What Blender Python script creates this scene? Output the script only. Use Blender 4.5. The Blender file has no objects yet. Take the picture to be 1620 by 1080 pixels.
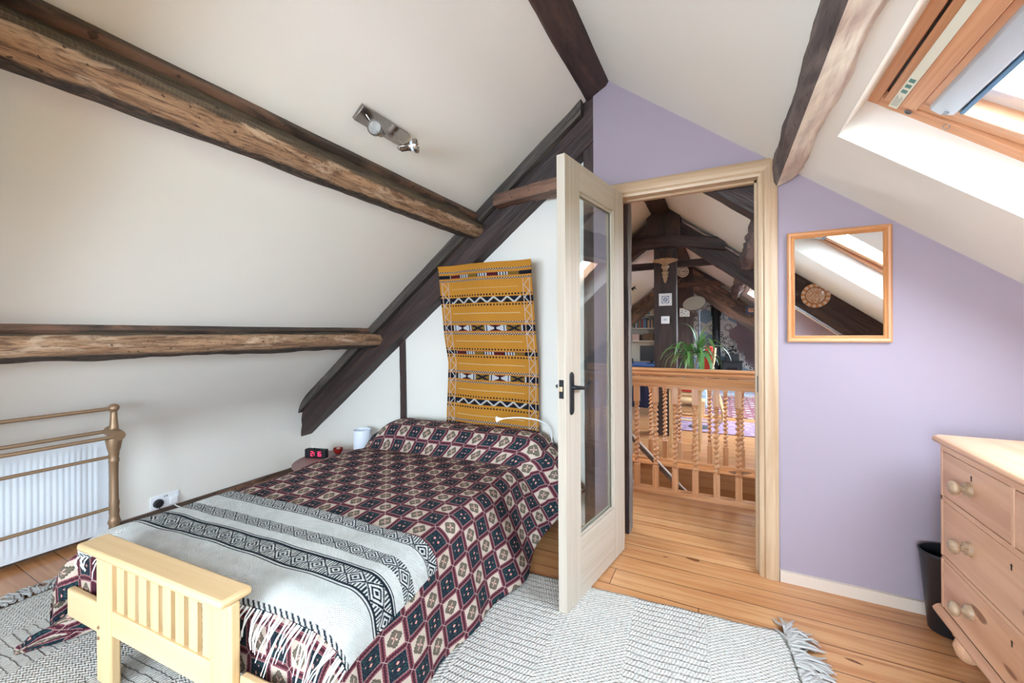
import bpy, math, random
import numpy as np
from mathutils import Vector, Matrix, noise

random.seed(7)
C = bpy.context.scene.collection
scn = bpy.context.scene
PI = math.pi

# ------------------------------------------------------------------ camera, sky, exposure
cd = bpy.data.cameras.new('camera')
cam = bpy.data.objects.new('camera', cd)
C.objects.link(cam)
scn.camera = cam
cd.sensor_width = 36
cd.lens = 640 / 1620 * 36
cd.shift_y = -13 / 1620
cd.clip_start = 0.02
YAW = math.atan(330 / 640)
cam.location = (0, 0, 1.2)
cam.rotation_euler = (Matrix.Rotation(YAW, 4, 'Z') @ Matrix.Rotation(PI / 2, 4, 'X') @ Matrix.Rotation(math.radians(-0.30), 4, 'Z')).to_euler()

vs = scn.view_settings
vs.view_transform = 'Standard'
vs.look = 'None'
vs.gamma = 1
vs.use_curve_mapping = False
vs.exposure = 0.92

world = bpy.data.worlds.new('world')
scn.world = world
world.use_nodes = True
_bg = world.node_tree.nodes['Background']
_bg.inputs[0].default_value = (0.76, 0.89, 1.0, 1)
_bg.inputs[1].default_value = 20.0
scn.cycles.max_bounces = 10
scn.cycles.diffuse_bounces = 6
scn.cycles.transparent_max_bounces = 16
scn.cycles.caustics_reflective = False
scn.cycles.caustics_refractive = False
scn.cycles.sample_clamp_indirect = 6.0
scn.cycles.use_denoising = True

RA, RB = 2.209, -.78          # right slope Z = RA + RB*X
LA, LB = 3.12, .766           # left slope
def zr(x): return RA + RB * x
def zl(x): return LA + LB * x
NR = Vector((.615, 0, .788)); UR = Vector((.788, 0, -.615))
NL = Vector((-.608, 0, .794)); UL = Vector((-.794, 0, -.608))
Y0, Y1 = -2.0, 10.2           # inner length of the attic
# roof windows: (x of upper edge, width down the slope, y near, y far)
SKY = [(.3815, 1.15, .956, 1.855), (.40, 1.1, -1.5, -.3), (.45, .8, 3.25, 3.85), (.45, 1.5, 5.2, 6.6), (.42, 1.6, 7.35, 8.3)]  # first and last are seen; the three between are added unseen for light
def portal(name, loc, rot, sx, sy):
    l = bpy.data.lights.new(name, 'AREA'); l.shape = 'RECTANGLE'; l.size = sx; l.size_y = sy
    l.cycles.is_portal = True
    o = bpy.data.objects.new(name, l); C.objects.link(o); o.location = loc; o.rotation_euler = rot
for i, (x, w, ya, yb) in enumerate(SKY):
    c = Vector((x, (ya + yb) / 2, zr(x))) + UR * (w / 2) + NR * .30
    portal('sky_portal', c, (0, math.atan2(.615, .788), 0), w, yb - ya)
portal('sky_portal', (-.7, Y0 - .2, 1.13), (PI / 2, 0, 0), 2.1, 1.17)

# ------------------------------------------------------------------ node expression helper
class NX:
    nt = None
    def __init__(s, k): s.k = k
    @staticmethod
    def m(op, *a):
        n = NX.nt.nodes.new('ShaderNodeMath'); n.operation = op
        for i, v in enumerate(a):
            if isinstance(v, NX): NX.nt.links.new(v.k, n.inputs[i])
            else: n.inputs[i].default_value = v
        return NX(n.outputs[0])
    def __add__(s, o): return NX.m('ADD', s, o)
    __radd__ = __add__
    def __sub__(s, o): return NX.m('SUBTRACT', s, o)
    def __rsub__(s, o): return NX.m('SUBTRACT', o, s)
    def __mul__(s, o): return NX.m('MULTIPLY', s, o)
    __rmul__ = __mul__
    def __truediv__(s, o): return NX.m('DIVIDE', s, o)
    def fr(s): return NX.m('FRACT', s)
    def fl(s): return NX.m('FLOOR', s)
    def ab(s): return NX.m('ABSOLUTE', s)
    def sin(s): return NX.m('SINE', s)
    def cos(s): return NX.m('COSINE', s)
    def sq(s): return NX.m('SQRT', s)
    def lt(s, o): return NX.m('LESS_THAN', s, o)
    def gt(s, o): return NX.m('GREATER_THAN', s, o)
    def mn(s, o): return NX.m('MINIMUM', s, o)
    def mx(s, o): return NX.m('MAXIMUM', s, o)
def mixc(f, a, b):
    n = NX.nt.nodes.new('ShaderNodeMix'); n.data_type = 'RGBA'
    if isinstance(f, NX): NX.nt.links.new(f.k, n.inputs[0])
    else: n.inputs[0].default_value = f
    for i, v in ((6, a), (7, b)):
        if isinstance(v, NX): NX.nt.links.new(v.k, n.inputs[i])
        else: n.inputs[i].default_value = (*v[:3], 1)
    return NX(n.outputs[2])
def uvxy(scale=None):
    n = NX.nt.nodes.new('ShaderNodeUVMap')
    sp = NX.nt.nodes.new('ShaderNodeSeparateXYZ'); NX.nt.links.new(n.outputs[0], sp.inputs[0])
    return NX(sp.outputs[0]), NX(sp.outputs[1])
def objxyz():
    n = NX.nt.nodes.new('ShaderNodeTexCoord')
    sp = NX.nt.nodes.new('ShaderNodeSeparateXYZ'); NX.nt.links.new(n.outputs['Object'], sp.inputs[0])
    return [NX(sp.outputs[i]) for i in range(3)]
def geoxyz():
    n = NX.nt.nodes.new('ShaderNodeNewGeometry')
    sp = NX.nt.nodes.new('ShaderNodeSeparateXYZ'); NX.nt.links.new(n.outputs['Position'], sp.inputs[0])
    return [NX(sp.outputs[i]) for i in range(3)]
def rnd():
    return NX(NX.nt.nodes.new('ShaderNodeObjectInfo').outputs['Random'])
def noi(x, y, z, scale=1.0, detail=3.0, rough=.55, dist=0.0):
    c = NX.nt.nodes.new('ShaderNodeCombineXYZ')
    for i, v in enumerate((x, y, z)):
        if isinstance(v, NX): NX.nt.links.new(v.k, c.inputs[i])
        else: c.inputs[i].default_value = v
    n = NX.nt.nodes.new('ShaderNodeTexNoise')
    n.inputs['Scale'].default_value = scale; n.inputs['Detail'].default_value = detail
    n.inputs['Roughness'].default_value = rough; n.inputs['Distortion'].default_value = dist
    NX.nt.links.new(c.outputs[0], n.inputs['Vector'])
    return NX(n.outputs['Fac'])
def ss(x, a, b):
    n = NX.nt.nodes.new('ShaderNodeMapRange'); n.interpolation_type = 'SMOOTHSTEP'
    NX.nt.links.new(x.k, n.inputs[0]); n.inputs[1].default_value = a; n.inputs[2].default_value = b
    return NX(n.outputs[0])
MATS = {}
def sr(r, g, b):
    f = lambda v: (v / 255 / 12.92) if v / 255 <= .04045 else ((v / 255 + .055) / 1.055) ** 2.4
    return (f(r), f(g), f(b))
def mat(name, col=None, rough=.6, metal=0, spec=.5, fn=None, bump=None, bd=.02, emit=None, es=0, coat=0):
    m = bpy.data.materials.new(name); m.use_nodes = True; MATS[name] = m
    nt = m.node_tree; NX.nt = nt; b = nt.nodes['Principled BSDF']
    b.inputs['Roughness'].default_value = rough; b.inputs['Metallic'].default_value = metal
    b.inputs['Specular IOR Level'].default_value = spec; b.inputs['Coat Weight'].default_value = coat
    if col: b.inputs['Base Color'].default_value = (*col, 1)
    if emit: b.inputs['Emission Color'].default_value = (*emit, 1); b.inputs['Emission Strength'].default_value = es
    h = None
    if fn:
        r = fn()
        if isinstance(r, tuple):
            r, h = r
        nt.links.new(r.k, b.inputs['Base Color'])
    if bump: h = bump()
    if h is not None:
        bn = nt.nodes.new('ShaderNodeBump'); bn.inputs['Distance'].default_value = bd; bn.inputs['Strength'].default_value = 1
        nt.links.new(h.k, bn.inputs['Height']); nt.links.new(bn.outputs[0], b.inputs['Normal'])
    return m

def wood_fn(c1, c2, c3, sx=1.2, sy=26, knots=0.0, ck=(.08, .03, .015)):
    def f():
        u, v = uvxy(); r = rnd() * 37
        n1 = noi(u * sx + r, v * sy, r, 1, 3, .6, .6)
        n2 = noi(u * sx * 4 + r, v * sy * 5, r, 1, 2, .5)
        n3 = noi(u * .8 + r, v * 2.5, r, 1, 1)
        c = mixc(ss(n1, .36, .64), c1, c2)
        c = mixc(ss(n3, .45, .75) * .6, c, c3)
        c = mixc(ss(n2, .5, .8) * .35, c, c3)
        if knots:
            k = noi(u * 3 + r, v * 9, r + 5, 1, 1)
            c = mixc(ss(k, .78 - knots, .80 - knots) * .8, c, ck)
        return c, n1 * .4 + n2 * .2
    return f
def old_fn(cd_, cm, cl, lo=.42, hi=.62, sc=1.0, worm=True):
    def f():
        u, v = uvxy(); r = rnd() * 37
        n1 = noi(u * 2.2 * sc + r, v * 18 * sc, r, 1, 4, .6, .5)
        n2 = noi(u * 1.2 * sc + r, v * 4 * sc, r + 3, 1, 4, .6, 1.0)
        n4 = noi(u * 9 * sc + r, v * 60 * sc, r, 1, 2, .5)
        c = mixc(ss(n1, .35, .66), cd_, cm)
        c = mixc(ss(n2, lo, hi) * .85, c, cl)
        c = mixc(ss(n4, .55, .75) * .5, c, cd_)
        h = n1 + n2 * .8 + n4 * .3
        if worm:
            k = noi(u * 55 + r, v * 55, r, 1, 0)
            c = mixc(ss(k, .74, .78) * .7, c, (.02, .01, .008))
        return c, h
    return f

# plaster / paint
def plaster(name, col, amt=.02):
    def f():
        x, y, z = geoxyz()
        n = noi(x * 3, y * 3, z * 3, 1, 2)
        c2 = tuple(v * .95 for v in col)
        n2 = noi(x * 60, y * 60, z * 60, 1, 2)
        return mixc(n, col, c2), n * 1.0 + n2 * .05
    return mat(name, rough=.85, spec=.25, fn=f, bd=.006)
CREAM = plaster('cream_plaster', (.76, .735, .675))
WHITEP = plaster('white_paint', (.84, .83, .80))
LAV = plaster('lavender_paint', (.315, .26, .305))
NORD = mat('white_gloss', (.66, .70, .74), .35)
PINE = mat('pale_pine', rough=.42, fn=wood_fn(sr(184, 158, 128), sr(166, 134, 102), sr(192, 168, 140), 1.0, 22, .02, sr(160, 100, 55)), bd=.0012)
DOORW = mat('door_wood', rough=.45, fn=wood_fn(sr(186, 175, 160), sr(174, 161, 143), sr(192, 182, 168), 1.2, 60), bd=.0008)
BIRCH = mat('birch_wood', rough=.4, fn=wood_fn(sr(216, 184, 138), sr(204, 170, 122), sr(222, 192, 150), .8, 30), bd=.0006)
ORANGE = mat('orange_pine', rough=.35, fn=wood_fn(sr(205, 140, 88), sr(182, 112, 64), sr(216, 158, 108), 1.0, 26, .02), bd=.001)
WINW = mat('window_pine', rough=.35, fn=wood_fn(sr(204, 150, 110), sr(186, 128, 88), sr(216, 170, 132), 1.0, 40), bd=.001)
CHESTW = mat('antique_pine', rough=.38, fn=wood_fn(sr(214, 170, 138), sr(196, 148, 116), sr(224, 182, 144), .9, 14, .08, sr(110, 62, 40)), bd=.0012)
FRAMEW = mat('mirror_frame_wood', rough=.4, fn=wood_fn(sr(196, 140, 92), sr(176, 116, 68), sr(214, 164, 118), 1.0, 34), bd=.001)
DARKB = mat('dark_oak_beam', rough=.6, fn=old_fn((.022, .012, .011), (.05, .026, .022), (.085, .045, .032), .5, .75), bd=.008)
GREYB = mat('weathered_bark_edge', rough=.75, fn=old_fn((.028, .022, .018), (.085, .068, .055), (.17, .14, .115), .5, .68), bd=.012)
def log_fn(a0, a1, b0, b1):
    def f():
        u, v = uvxy(); r = rnd() * 37
        n1 = noi(u * 5 + r, v * 46, r, 1, 5, .7, .9); n2 = noi(u * 3 + r, v * 14, r + 3, 1, 4, .65, 1.2); n3 = noi(u * 26 + r, v * 110, r, 1, 3, .6)
        saw = (u * 2 * PI / .011 + n1 * 2).sin()
        base = mixc(ss(n1, .35, .65), (.055, .036, .022), (.13, .092, .055))
        base = mixc(ss(saw, .3, .9) * .25, base, (.19, .14, .085))
        vv = v + (n2 - .5) * .045 + (n3 - .5) * .012
        msk = ss(vv, a0, a1) * (1 - ss(vv, b0, b1))
        tan = mixc(ss(n1, .34, .58), (.15, .075, .038), (.40, .235, .13)); tan = mixc(ss(n2, .50, .64) * .8, tan, (.56, .40, .27)); tan = mixc(ss(n3, .54, .66) * .7, tan, (.10, .05, .028)); base = mixc(ss(vv, b0, b1), base, mixc(ss(n3, .45, .6), (.025, .016, .012), (.075, .045, .03)))
        c = mixc(msk, base, tan)
        k = noi(u * 60 + r, v * 60, r, 1, 0); c = mixc(ss(k, .77, .80) * .8, c, (.02, .01, .006))
        return c, n1 + n2 * .8 + n3 * .4
    return f
LOG = mat('rough_hewn_log', rough=.7, fn=log_fn(.088, .098, .168, .180), bd=.012)
LOG2 = mat('rough_hewn_log_low', rough=.7, fn=log_fn(.055, .075, .17, .20), bd=.012)
SAWN = mat('sawn_brown_oak', rough=.65, fn=old_fn((.04, .027, .02), (.10, .065, .045), (.23, .12, .075), .45, .62, 1.6), bd=.006)
COLB = mat('reddish_brown_oak', rough=.6, fn=old_fn((.06, .028, .018), (.16, .075, .042), (.24, .125, .075), .45, .7), bd=.006)
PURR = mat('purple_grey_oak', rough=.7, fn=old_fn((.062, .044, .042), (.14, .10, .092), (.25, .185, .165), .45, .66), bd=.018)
PALEB = mat('pale_oak', rough=.75, fn=old_fn((.36, .27, .24), (.60, .50, .42), (.76, .69, .60), .40, .66, worm=False), bd=.008)
def floor_fn():
    x, y, z = geoxyz()
    w = .138
    r = (y / w).fl(); fy = (y / w).fr()
    rr = NX.m('FRACT', (r * 12.9898).sin() * 43758.5453)
    seg = ((x + rr * 3.1) / 5.2); sf = seg.fr(); rs = NX.m('FRACT', ((r + seg.fl() * 7.3) * 78.233).sin() * 4375.85)
    n1 = noi(x * 1.3 + rs * 31, y * 30, rs * 9, 1, 3, .6, .7)
    n2 = noi(x * 6 + rs * 31, y * 130, rs * 9, 1, 2)
    c = mixc(ss(n1, .38, .62), sr(196, 148, 102), sr(176, 120, 76))
    c = mixc(ss(n2, .5, .8) * .4, c, sr(208, 168, 124))
    c = mixc(rs * .45, c, sr(176, 112, 64))
    k = noi(x * 6.5 + rs * 31, y * 14, rs * 5, 1, 1)
    c = mixc(ss(k, .735, .765) * .85, c, sr(90, 44, 22))
    st = noi(x * 1.1 + rs * 17, y * 22, 3, 1, 2)
    c = mixc(ss(st, .62, .70) * .5, c, sr(140, 72, 40))
    e = fy.mn(1 - fy); gap = e.lt(.013).mx(sf.mn(1 - sf).lt(.0003))
    c = mixc(gap, c, sr(60, 30, 16))
    return c, (1 - gap) + n1 * .08
FLOOR = mat('old_pine_floorboards', rough=.30, fn=floor_fn, bd=.002, coat=.15)
BLACK = mat('black_iron', (.012, .013, .016), .42, .3, bump=lambda: noi(*objxyz(), 220, 2), bd=.001)
CHROME = mat('brushed_nickel', (.36, .32, .29), .22, 1)
GREYM = mat('dull_grey_metal', (.30, .31, .33), .4, .8)
BRASS = mat('old_brass', (.30, .19, .11), .45, .55)
ALUM = mat('aluminium', (.55, .62, .70), .45, .4)
SILL = mat('white_plastic', (.80, .82, .85), .35)
CABLE = mat('cream_cable', (.62, .62, .60), .5)
BLKP = mat('black_plastic', (.012, .013, .017), .35)
PINK = mat('dusty_pink_paint', (.30, .165, .155), .5)
REDC = mat('red_ceramic', (.26, .012, .010), .25)
RED = mat('red_upholstery', (.50, .03, .02), .7)
SHADE = mat('white_lamp_shade', (.78, .84, .93), .6)
GLOWR = mat('red_led', (.8, .02, .05), .5, emit=(1, .03, .10), es=2.2)
GREENL = mat('green_leaf', rough=.4, fn=lambda: mixc(noi(*objxyz(), 9, 2), (.07, .20, .05), (.16, .34, .10)))
PALEL = mat('pale_leaf', rough=.5, fn=lambda: mixc(noi(*objxyz(), 9, 2), (.30, .42, .22), (.52, .62, .40)))
TERRA = mat('terracotta', (.36, .15, .08), .7)
BARK = mat('grey_bark', (.34, .28, .21), .85)
STOVE = mat('cast_iron', (.022, .024, .028), .5, .3)
GREYS = mat('grey_lamp_metal', (.07, .08, .09), .45, .3)
CREAMS = mat('cream_enamel', (.70, .66, .54), .5)
SHELFW = mat('white_shelf_paint', (.66, .63, .55), .6)
NAVY = mat('navy_cloth', (.012, .022, .075), .7)
MIRRORM = mat('mirror_silver', (.90, .92, .94), .015, 1)
SCREEN = mat('dark_screen', (.006, .008, .012), .15)
DARKPAPER = mat('dark_infill', (.045, .03, .03), .7)
def glass_mat(name, tint):
    m = bpy.data.materials.new(name); m.use_nodes = True; nt = m.node_tree; nt.nodes.clear()
    o = nt.nodes.new('ShaderNodeOutputMaterial'); t = nt.nodes.new('ShaderNodeBsdfTransparent'); g = nt.nodes.new('ShaderNodeBsdfGlossy')
    g.inputs['Roughness'].default_value = .0; t.inputs[0].default_value = (*tint, 1); NX.nt = nt
    lw = nt.nodes.new('ShaderNodeLayerWeight'); lw.inputs[0].default_value = .5
    f = NX.m('POWER', NX(lw.outputs['Facing']), 5.0) * .94 + .055
    x = nt.nodes.new('ShaderNodeMixShader')
    nt.links.new(f.k, x.inputs[0]); nt.links.new(t.outputs[0], x.inputs[1]); nt.links.new(g.outputs[0], x.inputs[2]); nt.links.new(x.outputs[0], o.inputs[0])
    MATS[name] = m; return m
GLASS = glass_mat('clear_glass', (.93, .96, .95))
GLASSW = glass_mat('roof_glass', (.97, .985, 1.0))
VC = {}
def vc_mat(name, rough=.9, bd=.002, scale=(500, 500)):
    def f():
        n = NX.nt.nodes.new('ShaderNodeVertexColor'); n.layer_name = 'col'
        u, v = uvxy()
        h = (u * scale[0]).sin() * (v * scale[1]).sin()
        nn = noi(u * 300, v * 300, 0, 1, 2)
        g = mixc(nn * .14, NX(n.outputs[0]), (0, 0, 0))
        return g, h + nn
    return mat(name, rough=rough, spec=.15, fn=f, bd=bd)
WOVEN = vc_mat('woven_kilim', bd=.0012, scale=(1600, 1600))
WOOL = vc_mat('woven_wool', bd=.0025, scale=(900, 900))
FRINGE = mat('fringe_wool', (.82, .82, .78), .9)
GFRINGE = mat('grey_fringe_wool', (.40, .385, .365), .9)

# ------------------------------------------------------------------ mesh builder
class MB:
    def __init__(s): s.v = []; s.f = []; s.uv = []; s.mi = []; s.m = 0
    def add(s, vs_, fs, uvs=None, M=None):
        b = len(s.v)
        for p in vs_:
            p = Vector(p)
            s.v.append(M @ p if M else p)
        for i, f in enumerate(fs):
            s.f.append([b + k for k in f]); s.mi.append(s.m)
            s.uv.append(uvs[i] if uvs else [(0, 0)] * len(f))
        return s
    def box(s, x0, x1, y0, y1, z0, z1, M=None, grain=None):
        P = [(x, y, z) for z in (z0, z1) for y in (y0, y1) for x in (x0, x1)]
        F = [(0, 2, 3, 1), (4, 5, 7, 6), (0, 1, 5, 4), (2, 6, 7, 3), (0, 4, 6, 2), (1, 3, 7, 5)]
        d = (abs(x1 - x0), abs(y1 - y0), abs(z1 - z0))
        g = d.index(max(d)) if grain is None else grain
        U = []
        off = random.random() * 5
        for f in F:
            pts = [P[k] for k in f]
            vary = [a for a in range(3) if max(p[a] for p in pts) - min(p[a] for p in pts) > 1e-9]
            if len(vary) < 2: vary = (vary + [a for a in range(3) if a not in vary])[:2]
            a = g if g in vary else vary[0]
            b_ = [q for q in vary if q != a][0]
            U.append([(p[a] + off, p[b_] + off + (g not in vary) * 3) for p in pts])
        return s.add(P, F, U, M)
    def prism(s, poly, axis, a0, a1, M=None):
        # poly in the two other axes (in xyz order), extruded along axis
        n = len(poly)
        def mk(p, a):
            q = list(p); q.insert(axis, a); return tuple(q)
        P = [mk(p, a0) for p in poly] + [mk(p, a1) for p in poly]
        F = [tuple(range(n)), tuple(range(2 * n - 1, n - 1, -1))] + [(i, i + n, (i + 1) % n + n, (i + 1) % n) for i in range(n)]
        per = [0]
        for i in range(n): per.append(per[-1] + math.dist(poly[i], poly[(i + 1) % n]))
        U = [[poly[i] for i in range(n)], [poly[i] for i in range(n - 1, -1, -1)]]
        U += [[(a0, per[i]), (a1, per[i]), (a1, per[i + 1]), (a0, per[i + 1])] for i in range(n)]
        return s.add(P, F, U, M)
    def tube(s, pts, r, sides=10, cap=True, M=None):
        pts = [Vector(p) for p in pts]; n = len(pts)
        R = r if isinstance(r, (list, tuple)) else [r] * n
        P = []; U = []; F = []
        t0 = (pts[1] - pts[0]).normalized()
        up = Vector((0, 0, 1)) if abs(t0.z) < .9 else Vector((1, 0, 0))
        a = t0.cross(up).normalized(); L = 0; Ls = []
        for i, p in enumerate(pts):
            t = (pts[min(i + 1, n - 1)] - pts[max(i - 1, 0)]).normalized()
            a = (a - t * a.dot(t)).normalized(); b = t.cross(a)
            if i: L += (p - pts[i - 1]).length
            Ls.append(L)
            for k in range(sides):
                th = 2 * PI * k / sides
                P.append(p + (a * math.cos(th) + b * math.sin(th)) * R[i])
        for i in range(n - 1):
            for k in range(sides):
                k2 = (k + 1) % sides
                F.append((i * sides + k, i * sides + k2, (i + 1) * sides + k2, (i + 1) * sides + k))
                v0 = 2 * PI * R[i] * k / sides; v1 = 2 * PI * R[i] * (k + 1) / sides
                U.append([(Ls[i], v0), (Ls[i], v1), (Ls[i + 1], v1), (Ls[i + 1], v0)])
        if cap:
            F.append(tuple(range(sides - 1, -1, -1))); U.append([(0, 0)] * sides)
            F.append(tuple(range((n - 1) * sides, n * sides))); U.append([(0, 0)] * sides)
        return s.add(P, F, U, M)
    def lathe(s, prof, seg=20, M=None, cx=0, cy=0):
        P = []; F = []; U = []; n = len(prof); acc = 0
        for i, (r, z) in enumerate(prof):
            for k in range(seg):
                th = 2 * PI * k / seg
                P.append((cx + max(r, 1e-5) * math.cos(th), cy + max(r, 1e-5) * math.sin(th), z))
        for i in range(n - 1):
            for k in range(seg):
                k2 = (k + 1) % seg
                F.append((i * seg + k, i * seg + k2, (i + 1) * seg + k2, (i + 1) * seg + k))
                U.append([(prof[i][1], k * .02), (prof[i][1], k * .02 + .02), (prof[i + 1][1], k * .02 + .02), (prof[i + 1][1], k * .02)])
        if prof[0][0] > 1e-4: F.append(tuple(range(seg - 1, -1, -1))); U.append([(0, 0)] * seg)
        if prof[-1][0] > 1e-4: F.append(tuple(range((n - 1) * seg, n * seg))); U.append([(0, 0)] * seg)
        return s.add(P, F, U, M)
    def grid(s, fn, nu, nv, uvf=None, flip=False):
        P = []; UVS = []
        for j in range(nv + 1):
            for i in range(nu + 1):
                P.append(fn(i / nu, j / nv)); UVS.append(uvf(i / nu, j / nv) if uvf else (i / nu, j / nv))
        F = []; U = []
        for j in range(nv):
            for i in range(nu):
                q = (j * (nu + 1) + i, j * (nu + 1) + i + 1, (j + 1) * (nu + 1) + i + 1, (j + 1) * (nu + 1) + i)
                if flip: q = q[::-1]
                F.append(q); U.append([UVS[k] for k in q])
        return s.add(P, F, U)
    def rough(s, prof, p0, p1, aU, aV, n, amp, seed=0, sub=.03, bow=0, cap=True):
        """sweep closed profile [(u,v)] from p0 to p1, roughened"""
        p0 = Vector(p0); p1 = Vector(p1); aU = Vector(aU); aV = Vector(aV)
        Q = []; m = len(prof)
        for i in range(m):
            a = prof[i]; b = prof[(i + 1) % m]; k = max(1, int(math.dist(a, b) / sub))
            for j in range(k): Q.append((a[0] + (b[0] - a[0]) * j / k, a[1] + (b[1] - a[1]) * j / k))
        m = len(Q); cu = sum(q[0] for q in Q) / m; cv = sum(q[1] for q in Q) / m
        per = [0]
        for i in range(m): per.append(per[-1] + math.dist(Q[i], Q[(i + 1) % m]))
        L = (p1 - p0).length; P = []
        for i in range(n + 1):
            t = i / n; c = p0.lerp(p1, t)
            c = c + aV * bow * math.sin(PI * t)
            for (u, v) in Q:
                w = c + aU * u + aV * v
                d = (aU * (u - cu) + aV * (v - cv)); d.normalize()
                k = noise.noise(Vector((t * L * 3.0 + seed, u * 14 + seed, v * 14))) * .7 + noise.noise(Vector((t * L * 11 + seed, u * 30, v * 30 + seed))) * .4
                P.append(w + d * k * amp)
        F = []; U = []
        for i in range(n):
            for k in range(m):
                k2 = (k + 1) % m
                F.append((i * m + k, i * m + k2, (i + 1) * m + k2, (i + 1) * m + k))
                U.append([(i / n * L, per[k]), (i / n * L, per[k + 1]), ((i + 1) / n * L, per[k + 1]), ((i + 1) / n * L, per[k])])
        if cap:
            F.append(tuple(range(m - 1, -1, -1))); U.append([Q[k] for k in range(m - 1, -1, -1)])
            F.append(tuple(range(n * m, (n + 1) * m))); U.append([Q[k] for k in range(m)])
        return s.add(P, F, U)
    def build(s, name, m, parent=None, smooth=35, bevel=0, loc=None, fix=True):
        me = bpy.data.meshes.new(name)
        if parent is not None:
            Mi = wm(parent).inverted(); V = [Mi @ p for p in s.v]; L = None
        else:
            if loc is None:
                xs = [p.x for p in s.v]; ys = [p.y for p in s.v]; zs = [p.z for p in s.v]
                L = Vector(((min(xs) + max(xs)) / 2, (min(ys) + max(ys)) / 2, min(zs)))
            else: L = Vector(loc)
            V = [p - L for p in s.v]
        me.from_pydata([tuple(p) for p in V], [], s.f)
        ul = me.uv_layers.new(name='UVMap')
        flat = [c for f in s.uv for uv in f for c in uv]
        ul.data.foreach_set('uv', flat)
        for q in (m if isinstance(m, (list, tuple)) else [m]): me.materials.append(q)
        me.polygons.foreach_set('material_index', s.mi)
        if smooth:
            me.polygons.foreach_set('use_smooth', [True] * len(me.polygons))
            me.set_sharp_from_angle(angle=math.radians(smooth))
        me.update()
        o = bpy.data.objects.new(name, me); C.objects.link(o)
        if parent is not None: o.parent = parent
        else: o.location = L
        if bevel:
            b = o.modifiers.new('b', 'BEVEL'); b.width = bevel; b.segments = 2; b.limit_method = 'ANGLE'
        if fix:
            import bmesh
            bm = bmesh.new(); bm.from_mesh(me); bmesh.ops.recalc_face_normals(bm, faces=bm.faces); bm.to_mesh(me); bm.free()
        return o
def wm(o):
    M = Matrix.LocRotScale(o.location, o.rotation_euler, o.scale)
    return wm(o.parent) @ M if o.parent else M
def tag(o, label=None, cat=None, group=None, kind=None):
    if label: o['label'] = label
    if cat: o['category'] = cat
    if group: o['group'] = group
    if kind: o['kind'] = kind
    return o
def thing(name, label, cat, loc=(0, 0, 0), rz=0, group=None):
    o = bpy.data.objects.new(name, None); o.empty_display_size = .05; C.objects.link(o)
    o.location = loc; o.rotation_euler = (0, 0, rz)
    return tag(o, label, cat, group)
def struct(o, label=None): return tag(o, label, None, None, 'structure')
def dup(o, loc=None, rz=None, label=None, parent=None):
    c = o.copy(); C.objects.link(c)
    if parent is not None: c.parent = parent
    if loc is not None: c.location = loc
    if rz is not None: c.rotation_euler = (0, 0, rz)
    if label: c['label'] = label
    for ch in list(o.children):
        d = dup(ch); d.parent = c
    return c
def TR(x, y, z, rz=0, rx=0, ry=0):
    return Matrix.Translation((x, y, z)) @ Matrix.Rotation(rz, 4, 'Z') @ Matrix.Rotation(ry, 4, 'Y') @ Matrix.Rotation(rx, 4, 'X')

# ------------------------------------------------------------------ room shell
XL, XR = -3.32, 2.05
TH = .10
WELL = (-1.35, .95, 3.24, 3.96)      # stairwell x0,x1,y0,y1
b = MB()
for (a0, a1, c0, c1) in ((XL - .2, XR + .2, Y0 - .2, WELL[2]), (XL - .2, WELL[0], WELL[2], WELL[3]), (WELL[1], XR + .2, WELL[2], WELL[3]), (XL - .2, XR + .2, WELL[3], Y1 + .2)):
    b.box(a0, a1, c0, c1, -.03, 0)
struct(b.build('floor', FLOOR, loc=(0, 0, 0)))

# left ceiling with soft curve into the low wall
prof = [(-.52, zl(-.52))]
kx, kz = XL, zl(XL)
p_s = (kx + .16, zl(kx + .16)); p_w = (kx, kz - .20)
arc = []
for i in range(9):
    t = i / 8
    a = (p_s[0] * (1 - t) + kx * t, p_s[1] * (1 - t) + kz * t); c_ = (kx, kz * (1 - t) + p_w[1] * t)
    arc.append((a[0] * (1 - t) + c_[0] * t, a[1] * (1 - t) + c_[1] * t))
top = [(-.589, zl(-.589))] + arc
outer = [(kx - .15, p_w[1]), (kx - .15, kz + .1), (-.589, zl(-.589) + .16)]
LW = (-1.68, -2.35, 3.1, 3.85)     # unseen roof window added on the left slope to brighten the landing ceiling
b = MB(); b.prism(top + outer, 1, Y0 - .1, LW[2]); b.prism(top + outer, 1, LW[3], Y1 + .1)
b.prism([(-.589, zl(-.589)), (LW[0], zl(LW[0])), (LW[0] - .09, zl(LW[0]) + .118), (-.589, zl(-.589) + .16)], 1, LW[2], LW[3])
b.prism([(LW[1], zl(LW[1]))] + arc + outer[:2] + [(LW[1] - .09, zl(LW[1]) + .118)], 1, LW[2], LW[3])
struct(b.build('ceiling_left', CREAM, loc=(0, 0, 0)))
b = MB(); b.box(XL - .15, XL, Y0 - .1, Y1 + .1, -.03, p_w[1] + .001)
struct(b.build('wall_left', CREAM, loc=(0, 0, 0)))
b = MB(); b.box(XL, XL + .018, Y0, 2.44, 0, .045)
struct(b.build('baseboard_left', SAWN, loc=(0, 0, 0)))

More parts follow.
